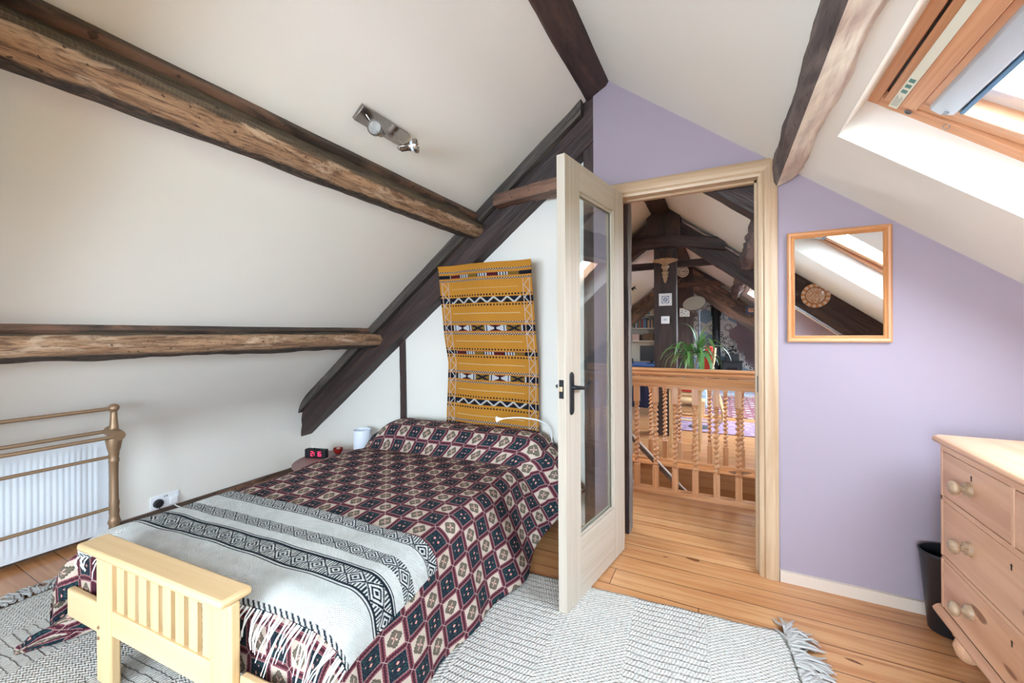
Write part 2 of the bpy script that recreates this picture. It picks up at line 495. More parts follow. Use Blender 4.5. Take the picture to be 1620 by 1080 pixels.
# right ceiling with the roof-window openings and their reveals
DEP = .14
def rs(a, y, n=0):    # a = distance down the slope from x=-.589
    p = Vector((-.589, 0, zr(-.589))) + UR * a + NR * n
    return (p.x, y, p.z)
def a_of(x): return (x + .589) / .788
A1 = a_of(XR + .02)
b = MB()
cuts = sorted([(a_of(x), a_of(x) + w, ya, yb) for (x, w, ya, yb) in SKY], key=lambda q: q[2])
def slab(a0, a1, ya, yb):
    b.add([rs(a0, ya), rs(a1, ya), rs(a1, yb), rs(a0, yb)], [(0, 1, 2, 3)], [[(a0, ya), (a1, ya), (a1, yb), (a0, yb)]])
    b.add([rs(a0, ya, DEP), rs(a1, ya, DEP), rs(a1, yb, DEP), rs(a0, yb, DEP)], [(3, 2, 1, 0)], [[(a0, ya), (a1, ya), (a1, yb), (a0, yb)]])
ylast = Y0 - .1
for (a0, a1, ya, yb) in cuts:
    slab(0, A1, ylast, ya); slab(0, a0, ya, yb); slab(a1, A1, ya, yb); ylast = yb
    for (p, q) in (((a0, ya), (a1, ya)), ((a1, ya), (a1, yb)), ((a1, yb), (a0, yb)), ((a0, yb), (a0, ya))):
        b.add([rs(*p), rs(*q), rs(*q, DEP), rs(*p, DEP)], [(0, 1, 2, 3)], [[(0, 0), (1, 0), (1, .14), (0, .14)]])
slab(0, A1, ylast, Y1 + .1)
struct(b.build('ceiling_right', CREAM, loc=(0, 0, 0), smooth=0, fix=False))
b = MB(); b.box(XR, XR + .12, Y0 - .1, Y1 + .1, -.03, zr(XR) + .05)
struct(b.build('wall_right', LAV, loc=(0, 0, 0)))

def gable_poly(xa, xb, z0=0.0, inset=0):
    P = [(xa, z0), (xb, z0)]
    f = lambda x: min(zr(x), zl(x)) + .02
    P.append((xb, f(xb)))
    if xa < -.589 < xb: P.append((-.589, f(-.589)))
    P.append((xa, f(xa)))
    return P
# rear gable; its unseen window is added to brighten the bedroom
b = MB()
wx0, wx1, wz0, wz1 = -1.75, .35, .55, 1.72
def below(poly): return poly
b.prism(gable_poly(XL, wx0), 1, Y0 - .12, Y0)
b.prism(gable_poly(wx1, XR), 1, Y0 - .12, Y0)
b.prism([(wx0, 0), (wx1, 0), (wx1, wz0), (wx0, wz0)], 1, Y0 - .12, Y0)
b.prism(gable_poly(wx0, wx1, wz1), 1, Y0 - .12, Y0)
struct(b.build('wall_rear', LAV, loc=(0, 0, 0), smooth=0))
w2 = thing('window_2', None, None, (-.7, Y0 - .06, wz0)); w2['kind'] = 'structure'
b = MB()
for (a0, a1, c0, c1) in ((wx0, wx1, wz0, wz0 + .06), (wx0, wx1, wz1 - .06, wz1), (wx0, wx0 + .06, wz0 + .06, wz1 - .06), (wx1 - .06, wx1, wz0 + .06, wz1 - .06), (-.73, -.67, wz0 + .06, wz1 - .06)):
    b.box(a0, a1, Y0 - .1, Y0 - .03, c0, c1)
b.build('window_frame', NORD, w2)
b = MB(); b.box(wx0 + .05, wx1 - .05, Y0 - .07, Y0 - .064, wz0 + .05, wz1 - .05); b.build('pane', GLASSW, w2)

# far gable at the end of the landing
b = MB(); b.prism(gable_poly(XL, XR), 1, Y1, Y1 + .12)
struct(b.build('wall_far', LAV, loc=(0, 0, 0), smooth=0))

# cream wall behind the bed (in the truss), lavender partition with the door opening
b = MB(); b.prism(gable_poly(XL, -.60), 1, 2.44, 2.50)
struct(b.build('wall_bedhead', CREAM, loc=(0, 0, 0), smooth=0))
OX0, OX1, OZ = -.535, .19, 1.985
b = MB()
b.prism([(-.66, 0), (OX0, 0), (OX0, OZ), (-.66, OZ)], 1, 2.335, 2.44)
P = gable_poly(-.66, OX1, OZ); b.prism(P, 1, 2.335, 2.40)
b.prism(gable_poly(OX1, XR), 1, 2.335, 2.40)
struct(b.build('wall_partition', LAV, loc=(0, 0, 0), smooth=0))
b = MB(); b.box(.25, XR, 2.317, 2.335, 0, .052)
struct(b.build('baseboard_partition', mat('skirting_paint', (.56, .47, .39), .5), loc=(0, 0, 0)))

# door lining and architrave
b = MB()
def arch_prof():   # (distance from inner edge, height off the wall)
    return [(0, 0), (0, .010), (.012, .014), (.018, .012), (.024, .020), (.050, .024), (.070, .022), (.078, .018), (.078, 0)]
AX0, AX1, AZ = -.505, .168, 1.965
Q = arch_prof()
def ap(u, h, k):   # k: 0 left-bottom,1 left-top,2 right-top,3 right-bottom
    y = 2.335 - h
    return [(AX0 - u, y, 0), (AX0 - u, y, AZ + u), (AX1 + u, y, AZ + u), (AX1 + u, y, 0)][k]
for k in range(3):
    P = [ap(u, h, k) for (u, h) in Q] + [ap(u, h, k + 1) for (u, h) in Q]; n = len(Q)
    per = [0]
    for i in range(n - 1): per.append(per[-1] + math.dist(Q[i], Q[i + 1]))
    L = math.dist(P[0], P[n]) 
    b.add(P, [(i, i + 1, i + 1 + n, i + n) for i in range(n - 1)], [[(0, per[i]), (0, per[i + 1]), (L, per[i + 1]), (L, per[i])] for i in range(n - 1)])
struct(b.build('trim_1', PINE, loc=(0, 0, 0), smooth=25))
b = MB()
b.box(AX1 - .003, OX1, 2.337, 2.445, 0, AZ + .02); b.box(OX0, AX0 + .003, 2.337, 2.40, 0, AZ + .02); b.box(AX0, AX1, 2.337, 2.445, AZ, AZ + .022)
b.box(AX1 - .014, AX1 - .003, 2.38, 2.41, 0, AZ)
b.box(AX0, AX1, 2.38, 2.41, AZ - .012, AZ)
struct(b.build('trim_2', PINE, loc=(0, 0, 0)))
b = MB(); b.box(AX1 - .006, AX1 - .002, 2.345, 2.37, .90, .98)
tag(b.build('strike_plate', BLACK, smooth=0), 'small black strike plate let into the pine door jamb', 'strike plate')

# ------------------------------------------------------------------ roof timbers of the bedroom
def beam(name, prof, p0, p1, aU, aV, m, amp, seed, label, n=60, sub=.03, bow=0, parent=None, cat='beam'):
    b = MB(); b.rough(prof, p0, p1, aU, aV, n, amp, seed, sub, bow)
    o = b.build(name, m, parent, smooth=50)
    if parent is None: tag(o, label, cat)
    return o
XA, ZA = (1, 0, 0), (0, 0, 1)
YB = 2.31   # purlins stop on the truss face
t = thing('purlin', 'long rough-hewn log purlin crossing the sloping ceiling below the spotlight', 'beam', (-1.5, 0, 1.9))
beam('log', [(-1.452, 1.965), (-1.40, 1.915), (-1.428, 1.872), (-1.497, 1.838), (-1.60, 1.875), (-1.60, 1.93)], (0, Y0, 0), (0, YB + .06, 0), XA, ZA, LOG, .016, 3, None, 140, .02, parent=t)
beam('batten', [(-1.455, zl(-1.455) + .01), (-1.432, zl(-1.455) - .022), (-1.50, zl(-1.53) - .022), (-1.53, zl(-1.53) + .01)], (0, Y0, 0), (0, YB, 0), XA, ZA, SAWN, .004, 5, None, 90, .02, parent=t)
t = thing('purlin', 'lower barked log purlin low on the cream slope above the radiator', 'beam', (-2.4, 0, 1.1))
beam('log', [(-2.44, 1.21), (-2.36, 1.197), (-2.335, 1.15), (-2.39, 1.105), (-2.46, 1.090), (-2.54, 1.12), (-2.54, 1.17)], (0, Y0, 0), (0, YB + .06, 0), XA, ZA, LOG2, .016, 9, None, 140, .02, parent=t)
beam('batten', [(-2.45, zl(-2.45) + .01), (-2.428, zl(-2.45) - .02), (-2.475, zl(-2.52) - .03), (-2.52, zl(-2.52) + .01)], (0, Y0, 0), (0, YB, 0), XA, ZA, SAWN, .004, 8, None, 90, .02, parent=t)
beam('ridge_beam', [(-.715, 2.70), (-.708, 2.582), (-.69, 2.573), (-.585, 2.628), (-.568, 2.652), (-.565, 2.70)], (0, Y0, 0), (0, 2.36, 0), XA, ZA, DARKB, .006, 2, 'dark oak ridge beam running to the peak of the bedroom ceiling', 70)
t = thing('purlin', 'twisted purple-brown oak purlin beside the bedroom roof window, ending over the door frame', 'beam', (.27, 0, 1.95))
ppoly = [(.232, 2.05), (.225, 1.97), (.236, 1.905), (.241, 1.893), (.29, 1.915), (.335, 1.945), (.345, 1.97)]
beam('log', ppoly, (0, Y0, 0), (0, 2.315, 0), XA, ZA, PURR, .022, 12, None, 110, .02, parent=t)
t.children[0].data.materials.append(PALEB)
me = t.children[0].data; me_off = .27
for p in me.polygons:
    if p.center.x + me_off > .252 : p.material_index = 1  # faces on the right-hand side take the paler oak

ra = math.atan(.766)
def raf(name, x0, x1, y0, y1, d0, d1, m, amp, seed, parent, left=True, n=60):
    """rafter between vertical depths d0..d1 under the ceiling, from x0 to x1"""
    f = zl if left else zr
    P0 = Vector((x0, 0, f(x0))); P1 = Vector((x1, 0, f(x1)))
    b = MB(); b.rough([(y0, -d0), (y1, -d0), (y1, -d1), (y0, -d1)], P0, P1, (0, 1, 0), (0, 0, 1), n, amp, seed, .03)
    return b.build(name, m, parent, smooth=50)
truss = thing('roof_truss', 'dark oak truss with weathered upper edge rising behind the bed and wall hanging', 'roof truss', (-2, 2.4, 0))
raf('rafter', XL + .004, -.66, 2.335, 2.455, .06, .285, DARKB, .012, 4, truss)
raf('packing_rafter', XL + .02, -.72, 2.29, 2.455, -.01, .085, GREYB, .012, 14, truss)
b = MB(); b.rough([(2.35, -.03), (2.44, -.03), (2.44, .05), (2.35, .05)], (-.66, 0, 2.10), (-1.34, 0, 2.03), (0, 1, 0), (0, 0, 1), 20, .01, 3)
b = MB(); b.rough([(2.25, -.035), (2.36, -.035), (2.36, .037), (2.25, .037)], (-.70, 0, 2.098), (-1.29, 0, 2.052), (0, 1, 0), (0, 0, 1), 24, .012, 3)
b.build('collar', COLB, truss, smooth=50)
b = MB(); b.rough([(-.725, 2.345), (-.662, 2.345), (-.662, 2.438), (-.725, 2.438)], (0, 0, 0), (0, 0, 2.62), (1, 0, 0), (0, 1, 0), 50, .006, 6)
b.build('king_post', DARKB, truss, smooth=50)
raf('rafter', -.55, XR - .02, 2.45, 2.60, -.01, .27, DARKB, .010, 22, truss, left=False)
b = MB(); b.rough([(-2.235, 2.42), (-2.185, 2.42), (-2.185, 2.45), (-2.235, 2.45)], (0, 0, 0), (-.01, 0, 1.18), (1, 0, 0), (0, 1, 0), 30, .007, 6)
tag(b.build('wall_stud', DARKB, smooth=50), 'thin dark timber stud set in the cream wall left of the orange hanging', 'stud')
b = MB(); b.rough([(-.60, 2.455), (-.487, 2.455), (-.487, 2.56), (-.60, 2.56)], (0, 0, 0), (0, 0, 2.30), (1, 0, 0), (0, 1, 0), 60, .010, 16)
o = b.build('door_post', DARKB, smooth=50); o.data.materials.append(mat('grey_right_face', rough=.8, fn=old_fn((.12, .10, .09), (.22, .19, .17), (.34, .31, .29), .45, .66), bd=.006))
for p in o.data.polygons:
    if p.normal.x > .5: p.material_index = 1  # right-facing sides of the post take a lighter grey
tag(o, 'rough dark timber post just beyond the hinges of the open glazed door', 'post')

# truss behind the camera (seen in the wall mirror) with its plate
truss = thing('roof_truss', 'dark blue-black oak truss reflected in the mirror, a patterned plate hanging on it', 'roof truss', (0, .1, 2))
raf('rafter', -.62, XR - .02, .06, .20, .0, .30, DARKB, .008, 31, truss, left=False)
raf('rafter', XL + .03, -.55, .06, .20, .0, .27, DARKB, .008, 32, truss, left=True)
b = MB()
M = TR(.75, .205, 1.52, rx=-PI / 2)
def ring(b, r0, r1, h, m):
    b.m = m; b.lathe([(r0, h), (r1, h)] if r0 else [(0, h), (r1, h)], 40, M)
b.m = 0; b.lathe([(0, .003), (.055, .004), (.075, .010), (.105, .020), (.107, .022), (.105, .024), (.075, .014), (.055, .008), (0, .007)], 40, M)
def plate_fn():
    x, y, z = objxyz(); r = (x * x + z * z).sq()
    a = NX.m('ARCTAN2', z, x)
    c = mixc(noi(x * 40, z * 40, 0, 1, 3, .6, 2).gt(.5), (.50, .24, .10), (.66, .52, .40))
    rim = ((a * 14).sin() * .5 + .5).gt(.45)
    c = mixc(r.gt(.074), c, mixc(rim, (.52, .22, .08), (.66, .50, .36)))
    return mixc(((r - .074).ab()).lt(.004), c, (.25, .10, .04))
tag(b.build('wall_plate', mat('plate_glaze', rough=.15, fn=plate_fn), loc=(.75, .205, 1.52)), 'round brown patterned plate on the dark beam seen in the mirror', 'plate')

# ------------------------------------------------------------------ roof windows
W0 = Vector((.468, 1.855, 2.022))
def wmat(org, ang=0, piv=(.56, .05)):
    """local: x down the slope, y towards the camera (-Y), z outwards"""
    M = Matrix(((UR.x, 0, NR.x, org.x), (0, -1, 0, org.y), (UR.z, 0, NR.z, org.z), (0, 0, 0, 1)))
    if ang:
        M = M @ Matrix.Translation((piv[0], 0, piv[1])) @ Matrix.Rotation(ang, 4, 'Y') @ Matrix.Translation((-piv[0], 0, -piv[1]))
    return M
def roof_window(idx, x, L, ya, yb, detail=False, ang=0):
    org = Vector((x, yb, zr(x))) + NR * DEP
    W = yb - ya
    w = thing('window_%d' % idx, None, None, org); w['kind'] = 'structure'
    A = wmat(org); b = MB(); fw = .046
    for (x0, x1, y0, y1) in ((0, .034 if detail else fw, 0, W), (L - fw, L, 0, W), (.034 if detail else fw, L - fw, 0, fw), (.034 if detail else fw, L - fw, W - fw, W)):
        b.box(x0 - .006 * (x0 == 0), x1, y0 - .006 * (y0 == 0), y1, -.003, .09, A)
        
    b.build('window_frame', WINW, w, bevel=.002 if detail else 0)
    B = wmat(org, ang)
    s_ = thing('sash', None, None, (0, 0, 0)); s_.parent = w; s_.location = (0, 0, 0)
    g = .006; sw = .062; i0 = fw + g
    b = MB(); 
    b.box(i0 + .02, L - i0, i0, i0 + sw, .015, .085, B); b.box(i0 + .02, L - i0, W - i0 - sw, W - i0, .015, .085, B)
    b.box(i0 + .02, i0 + .02 + sw, i0 + sw, W - i0 - sw, .015, .085, B); b.box(L - i0 - sw, L - i0, i0 + sw, W - i0 - sw, .015, .085, B)
    b.box(i0 + .02, L - i0, i0 + sw - .012, i0 + sw + .008, .004, .015, B)
    b.build('sash_rail', WINW, s_, bevel=.002 if detail else 0)
    b = MB(); b.box(i0 + sw, L - i0 - sw, i0 + sw - .01, W - i0 - sw + .01, .05, .056, B)
    b.build('pane', GLASSW, s_)
    if not detail: return w
    b = MB()
    b.box(i0 + sw + .02, L - i0 - sw, i0 + sw, i0 + sw + .055, .062, .10, B)
    b.build('outer_trim', NORD, s_)
    # top rail board, label, control bar
    b = MB(); b.box(.042, .076, .070, W - .05, .000, .07, B); b.box(.092, .142, .088, W - .05, -.012, .05, B); b.box(.142, .166, .098, W - .05, .004, .06, B)
    b.build('top_rail', WINW, s_, bevel=.003)
    b = MB(); b.box(.066, .0925, .062, W - .05, -.010, -.004, B); b.build('label_strip', mat('label_paper', (.70, .72, .62), .7), s_)
    b = MB()
    for k, yy in enumerate((.155, .185, .215)):
        b.box(.071, .087, yy, yy + .017, -.0108, -.010, B)
    b.build('printed_icon', mat('label_green', (.10, .24, .22), .7), s_)
    b = MB()
    for k in range(5): b.box(.070 + k * .004, .072 + k * .004, .075, .135 - (k % 3) * .008, -.0107, -.010, B)
    b.build('printed_lines', mat('label_text', (.30, .34, .30), .7), s_)
    # control bar: profile in (x,z), extruded along y
    b = MB(); pr = [(.163, .002), (.172, -.008), (.200, -.012), (.232, -.002), (.238, .014), (.238, .04), (.163, .04)]
    b.prism(pr, 1, .112, W - .06, B)
    b.build('control_bar', ALUM, s_, bevel=.002)
    b = MB(); b.box(.239, .252, .116, W - .06, .004, .036, B); b.build('bar_edge', mat('blue_gasket', (.10, .24, .42), .5), s_, bevel=.003)
    b = MB(); b.box(.205, .217, .119, .135, -.0125, -.0085, B); b.build('maker_plate', GREYM, s_)
    b = MB(); b.box(.034, .043, fw, W - fw, .02, .09, A); b.box(.043, .10, fw, .075, .04, .09, A); b.box(fw, L - fw, fw, fw + .006, .03, .085, A); b.build('dark_gap_fill', BLKP, w)  # black strips stand in for the shade in the gaps round the sash
    b = MB()
    Mh = A @ Matrix.Translation((.115, -.0005, .03)) @ Matrix.Rotation(PI / 2, 4, 'X')
    b.lathe([(.004, 0), (.0115, 0), (.0115, .003), (.0085, .003), (.0085, -.004), (.004, -.004)], 20, A @ Matrix.Translation((.128, .026, -.003)) @ Matrix.Rotation(PI, 4, 'X'))
    b.build('lock_socket', GREYM, w)
    b = MB(); b.tube([A @ Vector((.245 + .008 * math.cos(k * PI / 8), .040, -.002 - .008 - .008 * math.sin(k * PI / 8))) for k in range(17)], .0012, 6); b.build('ring_pull', GREYM, w)
    return w
for i, (x, L, ya, yb) in enumerate(SKY):
    roof_window([1, 3, 4, 5, 6][i], x, L, ya, yb, detail=(i == 0), ang=math.radians(-2.0) if i == 0 else 0)

_u0 = Vector((LW[0], 0, zl(LW[0]))); _L = (LW[0] - LW[1]) / .794
AL = Matrix(((UL.x, 0, NL.x, LW[0]), (0, 1, 0, LW[2]), (UL.z, 0, NL.z, zl(LW[0])), (0, 0, 0, 1)))
w = thing('window_7', None, None, (LW[0], LW[2], zl(LW[0]))); w['kind'] = 'structure'
b = MB(); _W = LW[3] - LW[2]
for q in ((0, .05, 0, _W), (_L - .05, _L, 0, _W), (.05, _L - .05, 0, .05), (.05, _L - .05, _W - .05, _W)): b.box(*q, .10, .17, AL)
b.build('window_frame', WINW, w)
b = MB(); b.box(.04, _L - .04, .04, _W - .04, .13, .136, AL); b.build('pane', GLASSW, w)
portal('sky_portal', AL @ Vector((_L / 2, _W / 2, .3)), (0, -math.atan2(.608, .794), 0), _L, _W)

# distant hillside outside, seen mirrored in the door glass
def hill_fn():
    x, y, z = geoxyz()
    return mixc(noi(x * .6, y * .6, z * .6, 1, 4), (.05, .10, .03), (.16, .22, .09))
b = MB()
b.grid(lambda u, v: (22 + v * 30, -25 + u * 60, -4 + v * 9 + 3.0 * noise.noise(Vector((u * 5, v * 3, 0)))), 40, 20)
struct(b.build('hill', mat('hillside', rough=.9, fn=hill_fn), loc=(22, 0, -4)))

# ------------------------------------------------------------------ the open glazed door
DW, DT, DH = .652, .040, 1.955
HX, HY_ = -.476, 2.268          # hinge edge, near face
dang = math.atan2(-.643, -.107)  # direction from hinge to free edge
door = thing('door_1', None, None, (HX, HY_, 0), dang); door['kind'] = 'structure'
# local frame: x from hinge to free edge, +y ... thickness goes to the bed side
D = wm(door)
# room-facing side is local +y? the side towards +X world
side = (D.to_3x3() @ Vector((0, 1, 0))).x
sg = 1 if side > 0 else -1
def dl(x, y, z): return D @ Vector((x, -sg * y, z))   # y = depth behind the room face
def dbox(b, x0, x1, y0, y1, z0, z1, grain=None):
    b.box(x0, x1, min(-sg * y0, -sg * y1), max(-sg * y0, -sg * y1), z0, z1, D, grain)
ST = .135; TR_ = .125; BR = .27; z0 = .008
b = MB(); dbox(b, 0, ST, 0, DT, z0, z0 + DH); b.build('stile', DOORW, door, bevel=.0015)
b = MB(); dbox(b, DW - ST, DW, 0, DT, z0, z0 + DH); b.build('stile', DOORW, door, bevel=.0015)
b = MB(); dbox(b, ST, DW - ST, 0, DT, z0 + DH - TR_, z0 + DH); b.build('top_rail', DOORW, door, bevel=.001)
b = MB(); dbox(b, ST, DW - ST, 0, DT, z0, z0 + BR); b.build('bottom_rail', DOORW, door, bevel=.001)
b = MB()
gx0, gx1, gz0, gz1 = ST, DW - ST, z0 + BR, z0 + DH - TR_
for (ya, yb) in ((.006, .016), (DT - .016, DT - .006)):
    for q in ((gx0, gx0 + .012, gz0, gz1), (gx1 - .012, gx1, gz0, gz1), (gx0 + .012, gx1 - .012, gz0, gz0 + .012), (gx0 + .012, gx1 - .012, gz1 - .012, gz1)):
        dbox(b, q[0], q[1], ya, yb, q[2], q[3])
b.build('glazing_bead', DOORW, door, bevel=.002)
b = MB(); dbox(b, gx0, gx1, DT / 2 - .003, DT / 2 + .003, gz0, gz1); b.build('glass_pane', GLASS, door)
# handles
hx, hz = DW - .050, .945
def handle(side_):
    b = MB(); y = -.004 if side_ == 0 else DT + .004
    yy0, yy1 = (0, -.006) if side_ == 0 else (DT, DT + .006)
    Q = []
    for k in range(13):
        a = PI * k / 12; Q.append((hx + .019 * math.cos(a), hz + .068 + .019 * math.sin(a)))
    for k in range(13):
        a = PI + PI * k / 12; Q.append((hx + .019 * math.cos(a), hz - .082 + .019 * math.sin(a)))
    P = [dl(p[0], yy0, p[1]) for p in Q] + [dl((p[0] - hx) * .8 + hx, yy1, (p[1] - hz) * .96 + hz) for p in Q]; n = len(Q)
    b.add(P, [tuple(range(n)), tuple(range(2 * n - 1, n - 1, -1))] + [(i, (i + 1) % n, (i + 1) % n + n, i + n) for i in range(n)])
    h = b.build('handle_plate', BLACK, door, smooth=0, bevel=.0015)
    b = MB(); s2 = -1 if side_ == 0 else 1; o = 0 if side_ == 0 else DT
    pts = [dl(hx, o + s2 * .004, hz + .02), dl(hx, o + s2 * .028, hz + .02)]
    b.tube(pts, [.011, .009], 14)
    pts = [dl(hx + .004, o + s2 * .028, hz + .02), dl(hx - .02, o + s2 * .034, hz + .018), dl(hx - .045, o + s2 * .036, hz + .014), dl(hx - .07, o + s2 * .036, hz + .016), dl(hx - .088, o + s2 * .036, hz + .022), dl(hx - .098, o + s2 * .036, hz + .034), dl(hx - .108, o + s2 * .036, hz + .036)]
    b.tube(pts, [.0085, .009, .008, .007, .008, .007, .006], 12)
    b.build('lever', BLACK, h)
handle(0); handle(1)
b = MB()
b.add([dl(DW + .0015, .010, hz - .025), dl(DW + .0015, .032, hz - .025), dl(DW + .0015, .032, hz + .055), dl(DW + .0015, .010, hz + .055),
       dl(DW - .001, .010, hz - .025), dl(DW - .001, .032, hz - .025), dl(DW - .001, .032, hz + .055), dl(DW - .001, .010, hz + .055)],
      [(0, 1, 2, 3), (7, 6, 5, 4), (0, 4, 5, 1), (1, 5, 6, 2), (2, 6, 7, 3), (3, 7, 4, 0)])
lp = b.build('latch_plate', BLACK, door, smooth=0)
b = MB(); dbox(b, DW, DW + .010, .014, .028, hz + .006, hz + .026); b.build('latch_bolt', mat('brass_bolt', (.75, .55, .36), .35, .6), lp, bevel=.002)

# ------------------------------------------------------------------ the futon bed
EX = Vector((.9978, .0669, 0)); EY = Vector((-.0669, .9978, 0))
BM = Matrix(((EX.x, EY.x, 0, 0), (EX.y, EY.y, 0, 0), (0, 0, 1, 0), (0, 0, 0, 1)))
bedang = math.atan2(EX.y, EX.x)
def bw(x, y, z): return BM @ Vector((x, y, z))
bed = thing('futon_bed', 'low pale wood futon bed with slatted foot end, under a patterned bedspread', 'bed', bw(-1.45, .75, 0), bedang)
AXL, AXR = -1.862, -1.145
AY0, AY1 = .702, .732
arm = thing('slatted_end', None, None); arm.parent = bed; 
b = MB(); b.box(AXL, AXL + .092, AY0, AY1, 0.019, .462, BM); b.build('post', BIRCH, arm, bevel=.006)
b = MB(); b.box(AXR - .092, AXR, AY0, AY1, 0.019, .462, BM); b.build('post', BIRCH, arm, bevel=.006)
b = MB()
b.box(AXL - .055, AXR + .010, .672, .760, .466, .490, BM)
b.build('cap_rail', BIRCH, arm, bevel=.009)
b = MB(); b.box(AXL + .092, AXR - .092, AY0 + .004, AY1, .195, .277, BM); b.box(AXL + .092, AXR - .092, AY0 + .006, AY1, .43, .464, BM); b.build('cross_rail', BIRCH, arm, bevel=.002)
ns = 8; sp = (AXR - AXL - .184) / ns
for i in range(ns):
    cx = AXL + .092 + sp * (i + .5) + .006
    b = MB(); b.box(cx - .021, cx + .021, AY0 + .010, AY0 + .024, .277, .432, BM); b.build('slat', BIRCH, arm, bevel=.0015)
for z in (.170, .206):
    b = MB(); b.lathe([(0, .004), (.005, .0035), (.006, 0)], 14, BM @ Matrix.Translation((AXL + .018, AY0, z)) @ Matrix.Rotation(PI / 2, 4, 'X'))
    b.build('bolt_head', BRASS, arm)
b = MB(); b.box(-2.135, AXL - .002, .724, .748, .152, .255, BM); b.build('end_rail', BIRCH, bed, bevel=.006)
b = MB(); b.box(AXR + .002, -.80, .724, .748, .152, .255, BM); b.build('end_rail', BIRCH, bed, bevel=.006)
b = MB(); b.box(-2.12, -2.09, .75, 2.40, .15, .25, BM); b.build('side_rail', BIRCH, bed)
b = MB(); b.box(-.95, -.92, .75, 2.40, .15, .25, BM); b.build('side_rail', BIRCH, bed)
for (x, y) in ((-2.12, 2.34), (-.97, 2.34)):
    b = MB(); b.box(x, x + .05, y, y + .05, 0.019 if y < 1.7 else 0, .25, BM); b.build('leg', BIRCH, bed)
b = MB(); b.box(-2.05, -1.0, .80, 2.38, .25, .385, BM); b.build('mattress', mat('mattress_cloth', (.6, .58, .55), .9), bed, bevel=.04)

# cloth surface: (u, v) in metres along the cloth; u=0 at the left top edge, v=0 at the foot top edge
UW = 1.08                    # flat width on top
R_ = .085
HB = [(.0, 0), (1.31, 0), (1.348, .025), (1.352, .065), (1.362, .105), (1.395, .140), (1.45, .154), (1.52, .157), (1.565, .152), (1.60, .142)]
_hs = [0]
for i in range(1, len(HB)): _hs.append(_hs[-1] + math.dist(HB[i - 1], HB[i]))
def headprof(v):
    if v <= 0: return 0, 0
    for i in range(1, len(HB)):
        if v <= _hs[i] or i == len(HB) - 1:
            t = (v - _hs[i - 1]) / (_hs[i] - _hs[i - 1]); t = min(t, 1)
            return HB[i - 1][0] + (HB[i][0] - HB[i - 1][0]) * t, HB[i - 1][1] + (HB[i][1] - HB[i - 1][1]) * t
VEND = _hs[-1]
ZT = .425
def drape(o, H, slope=.40):
    """overshoot o beyond the edge of a top at height H -> (outward, drop)"""
    arc_ = R_ * 1.25
    if o < arc_:
        a = o / R_
        return R_ * math.sin(a), R_ * (1 - math.cos(a))
    a = 1.25; x0 = R_ * math.sin(a); d0 = R_ * (1 - math.cos(a)); r = o - arc_
    sx, sz = slope / math.hypot(1, slope), 1 / math.hypot(1, slope)
    d = d0 + r * sz; x = x0 + r * sx
    lim = H - .012
    if d > lim:
        ex = (d - lim) / sz; x -= ex * sx; x += ex * .85; d = lim
    return x, d
def cloth(u, v, off=0.0):
    yy, hz_ = headprof(v)
    tb = min(1, hz_ / .12)
    wide = tb * .15
    XL0 = -2.03 + .02 * tb; XR0 = -.95 + wide * 1.0
    uw = XR0 - XL0
    H = ZT + hz_
    top = min(max(u, 0), UW); x = XL0 + top / UW * uw; y = .865 + yy * (1.0 if yy > 1.2 else 1.0)
    du = min(u, 0) if u < 0 else max(u - UW, 0)
    dv = min(v, 0)
    if tb > .05:      # ends of the bolster are rounded
        e = min(top, UW - top); r = .13
        if e < r: H -= tb * (1 - math.sqrt(max(0, 1 - (1 - e / r) ** 2))) * .07
    # gentle waves on the top
    if hz_ < .02:
        H += .014 * noise.noise(Vector((u * 2.2, v * 2.6, 1))) + .006 * noise.noise(Vector((u * 7, v * 7, 4)))
        H += -.012 * math.exp(-((v - 1.30) / .06) ** 2)
    else: H += .006 * noise.noise(Vector((u * 6, v * 9, 2)))
    z = H
    if du or dv:
        o = math.hypot(du, dv); nx, ny = du / o, dv / o
        kk = max(0, min(1, (v - .5) / .9)); sl = (.17 + .50 * kk) if du > 0 else .42
        if dv < 0 and not du: sl = .03
        fx, d = drape(o, H, sl)
        wv = .018 * noise.noise(Vector((v * 5 + 3, u * 1.2, 7))) + .010 * math.sin(v * 17 + u * 3)
        k = min(1, max(0, (o - .12) / .25))
        fx += wv * k
        if du < 0 and dv < 0: fx += .03 * math.sin(math.atan2(ny, nx) * 5) * k
        if du < 0: fx *= 1 + .75 * max(0, 1 - max(v, 0) / .40)
        x += nx * fx; y += ny * fx; z = H - d * (1 - .25 * (du < 0) * max(0, 1 - max(v, 0) / .40) * max(0, 1 - d / .3))
    if x < -2.25 and v < .6: x = -2.25 - .02 * (1 - math.exp((x + 2.25) * 8)) - .012 * math.sin(v * 22 + z * 9)
    if y < .757 and z < .45: y = .757 if x > -2.14 else max(y, .757 - min(.030, max(0, -2.14 - x) * 1.2))
    p = bw(x, y, max(z, .019 if y < 1.55 else .010))
    return p
def cloth_off(u, v, off):
    e = .01
    p = cloth(u, v); a = cloth(u + e, v) - cloth(u - e, v); c = cloth(u, v + e) - cloth(u, v - e)
    n = a.cross(c)
    if n.length > 1e-9: n.normalize()
    else: n = Vector((0, 0, 1))
    if n.z < -.2: n = -n
    return p + n * off
